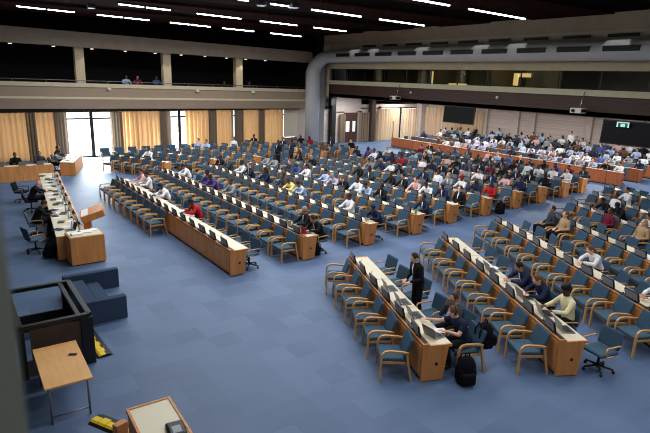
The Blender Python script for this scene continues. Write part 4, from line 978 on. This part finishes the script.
def projector(x, y, label):
    o = link('projector', B().box(-.25, .25, -.28, .28, 0, .24, .03).mesh('projector', WHITE), (x, y, 4.22)); tag(o, label, 'projector')
    link('lens', B().tube([(-.25, .1, .12), (-.33, .1, .12)], .08, 12).mesh('lens', BLACK), parent=o)
    link('side_vent', B().box(-.2, .2, -.29, -.27, .05, .2).mesh('side_vent', BLACK), parent=o)
    link('hanging_pole', B().tube([(.1, 0, .24), (.35, 0, 1.0)], .02, 6).mesh('hanging_pole', CHROME), parent=o)
projector(25.2, 27.6, 'white projector hanging before the fascia above the rear curtains')
projector(25.2, 14.6, 'white projector hanging before the fascia above the brick wall')
sg = link('exit_sign', B().box(-.02, .02, -.26, .26, -.0, .22, .01).mesh('exit_sign', TEAL), (23.72, 11.65, 3.85)); tag(sg, 'small lit pale green exit sign in front of the huge black screen', 'sign')
link('lit_border', B().box(-.03, -.018, -.26, .26, .18, .22).box(-.03, -.018, -.26, -.2, 0, .18).box(-.03, -.018, .2, .26, 0, .18).box(-.03, -.018, -.09, .09, .02, .15).mesh('lit_border', GREENX), parent=sg)
link('bracket', B().tube([(0.02, 0, .2), (.18, 0, .26)], .015, 6).mesh('bracket', BLACK), parent=sg)
for i, (Y, lb) in enumerate(((26.6, 'small white ceiling camera dome on the fascia above the curtain'), (19.7, 'small white ceiling camera dome on the fascia right of the hanging screen'))):
    o = link('camera_dome', B().ball((0, 0, 0), (.09, 0, 0), (0, .09, 0), (0, 0, .09)).mesh('camera_dome', WHITE), (FX - .06, Y, 4.72)); tag(o, lb, 'camera')
for i, (X, lb) in enumerate(((9.2, 'white camera dome under the gallery lip near the left column'), (15.2, 'white camera dome under the gallery lip in the middle'), (19.6, 'white camera dome under the gallery lip near the last column'))):
    o = link('camera_dome', B().ball((0, 0, 0), (.14, 0, 0), (0, .12, 0), (0, 0, .1)).mesh('camera_dome', WHITE), (X, 37.25, zs(4.5, X))); tag(o, lb, 'camera')
o = link('wall_speaker', B().box(-.22, .22, -.2, .2, -.3, .3, .02).mesh('wall_speaker', BLACK), (27.0, 37.3, 3.55)); tag(o, 'black loudspeaker on the beige wall right of the duct', 'speaker')
link('bracket', B().tube([(0, .1, 0), (0, .7, 0)], .03, 6).mesh('bracket', BLACK), parent=o)
o = link('wall_lamp', B().box(-.05, .05, -.05, .05, -.35, .35, .01).mesh('wall_lamp', WARM), (34.2, 37.5, 2.2)); tag(o, 'slim lit wall lamp between the rear curtains', 'lamp')
link('stem', B().tube([(0, 0, -.35), (0, 0, -2.2)], .03, 6).mesh('stem', BLACK), parent=o)
o = link('standing_microphone', B().tube([(0, 0, .02), (0, 0, 1.45)], .015, 6).tube([(0, 0, 0), (0, 0, .03)], .18, 12).mesh('standing_microphone', BLACK), (28.8, 14.6, 0)); tag(o, 'thin black microphone stand in the rear aisle', 'stand')

# ------------------------------------------------------------------ things on the delegate desks
def on_row(r, i, x, dy=0): q = r.at(i, x) + r.d * dy; return (q.x, q.y, .746)
laptop(on_row(r1, 2, .42, .2), r1.th, 'grey laptop lying open on the desk by the standing person', False)
laptop(on_row(r1, 3, .42, .15), r1.th, 'dark laptop before the bearded person at the first right row', False)
laptop(on_row(r1, 4, .42), r1.th, 'dark laptop before the reaching person, farther one', False)
laptop(on_row(r1, 5, .42, .05), r1.th + R(20), 'dark laptop at the near end of the first right row', False)
r2 = ROWSR[1]
for i, lb in ((3, 'dark laptop before the person in navy jacket in the second right row'), (5, 'dark laptop before the brown haired person in the second right row'), (6, 'dark laptop before the person in black cap'), (7, 'dark tablet laptop at the near end of the second right row')):
    laptop(on_row(r2, i, .42, random.uniform(-.1, .1)), r2.th + R(random.uniform(-12, 12)), lb)
sheet(on_row(r1, 5, .58, -.1), r1.th, 'white sheet held on the desk at the near end of the first right row')
sheet(on_row(r2, 3, .5, -.25), r2.th, 'white sheet beside the navy jacket person in the second right row')
sheet(on_row(r2, 4, .5), r2.th + R(10), 'white sheet between two laptops in the second right row')
rl = ROWSL[0]
pr = random.Random(9)
for i in range(4, 15): sheet(on_row(rl, i, pr.uniform(.3, .55), pr.uniform(-.2, .2)), R(pr.uniform(-30, 30)), 'white sheet on the first centre-block desk row, %s seat from near end' % ORD[i + 1])['group'] = 'sheets on the first centre row'
for k, i, lb in ((1, 0, 'dark laptop before the suit wearer at the second centre row end'), (1, 1, 'dark laptop before the grey haired person at the second centre row')): laptop(on_row(ROWSL[k], i, .42), 0, lb)
tag(link('red_folder', B().box(-.015, .015, -.09, .09, 0, .22, .006).mesh('red_folder', cloth('red')), on_row(ROWSL[1], 0, .25, -.1), R(25)), 'red folder propped at the second centre row end', 'folder')
tag(link('green_cup', B().loft([((0, 0, 0), (.04, 0, 0), (0, .04, 0)), ((0, 0, .14), (.05, 0, 0), (0, .05, 0))], 12).mesh('green_cup', mat('green_cup', (70, 140, 70), .4)), on_row(ROWSL[3], 0, .3, -.2)), 'green cup at the fourth centre row end', 'cup')

# ------------------------------------------------------------------ world, exposure
w = bpy.data.worlds.new('world'); SC.world = w; w.use_nodes = True
bg = w.node_tree.nodes['Background']; bg.inputs['Color'].default_value = (.92, .96, 1, 1); bg.inputs['Strength'].default_value = 4.5
SC.view_settings.view_transform = 'Standard'; SC.view_settings.look = 'None'; SC.view_settings.gamma = 1; SC.view_settings.exposure = -0.85; SC.view_settings.use_curve_mapping = False
SC.cycles.use_light_tree = True; SC.cycles.filter_width = 1.1
SC.cycles.max_bounces = 6; SC.cycles.diffuse_bounces = 3; SC.cycles.glossy_bounces = 2; SC.cycles.transmission_bounces = 3; SC.cycles.transparent_max_bounces = 6
SC.cycles.sample_clamp_indirect = 6
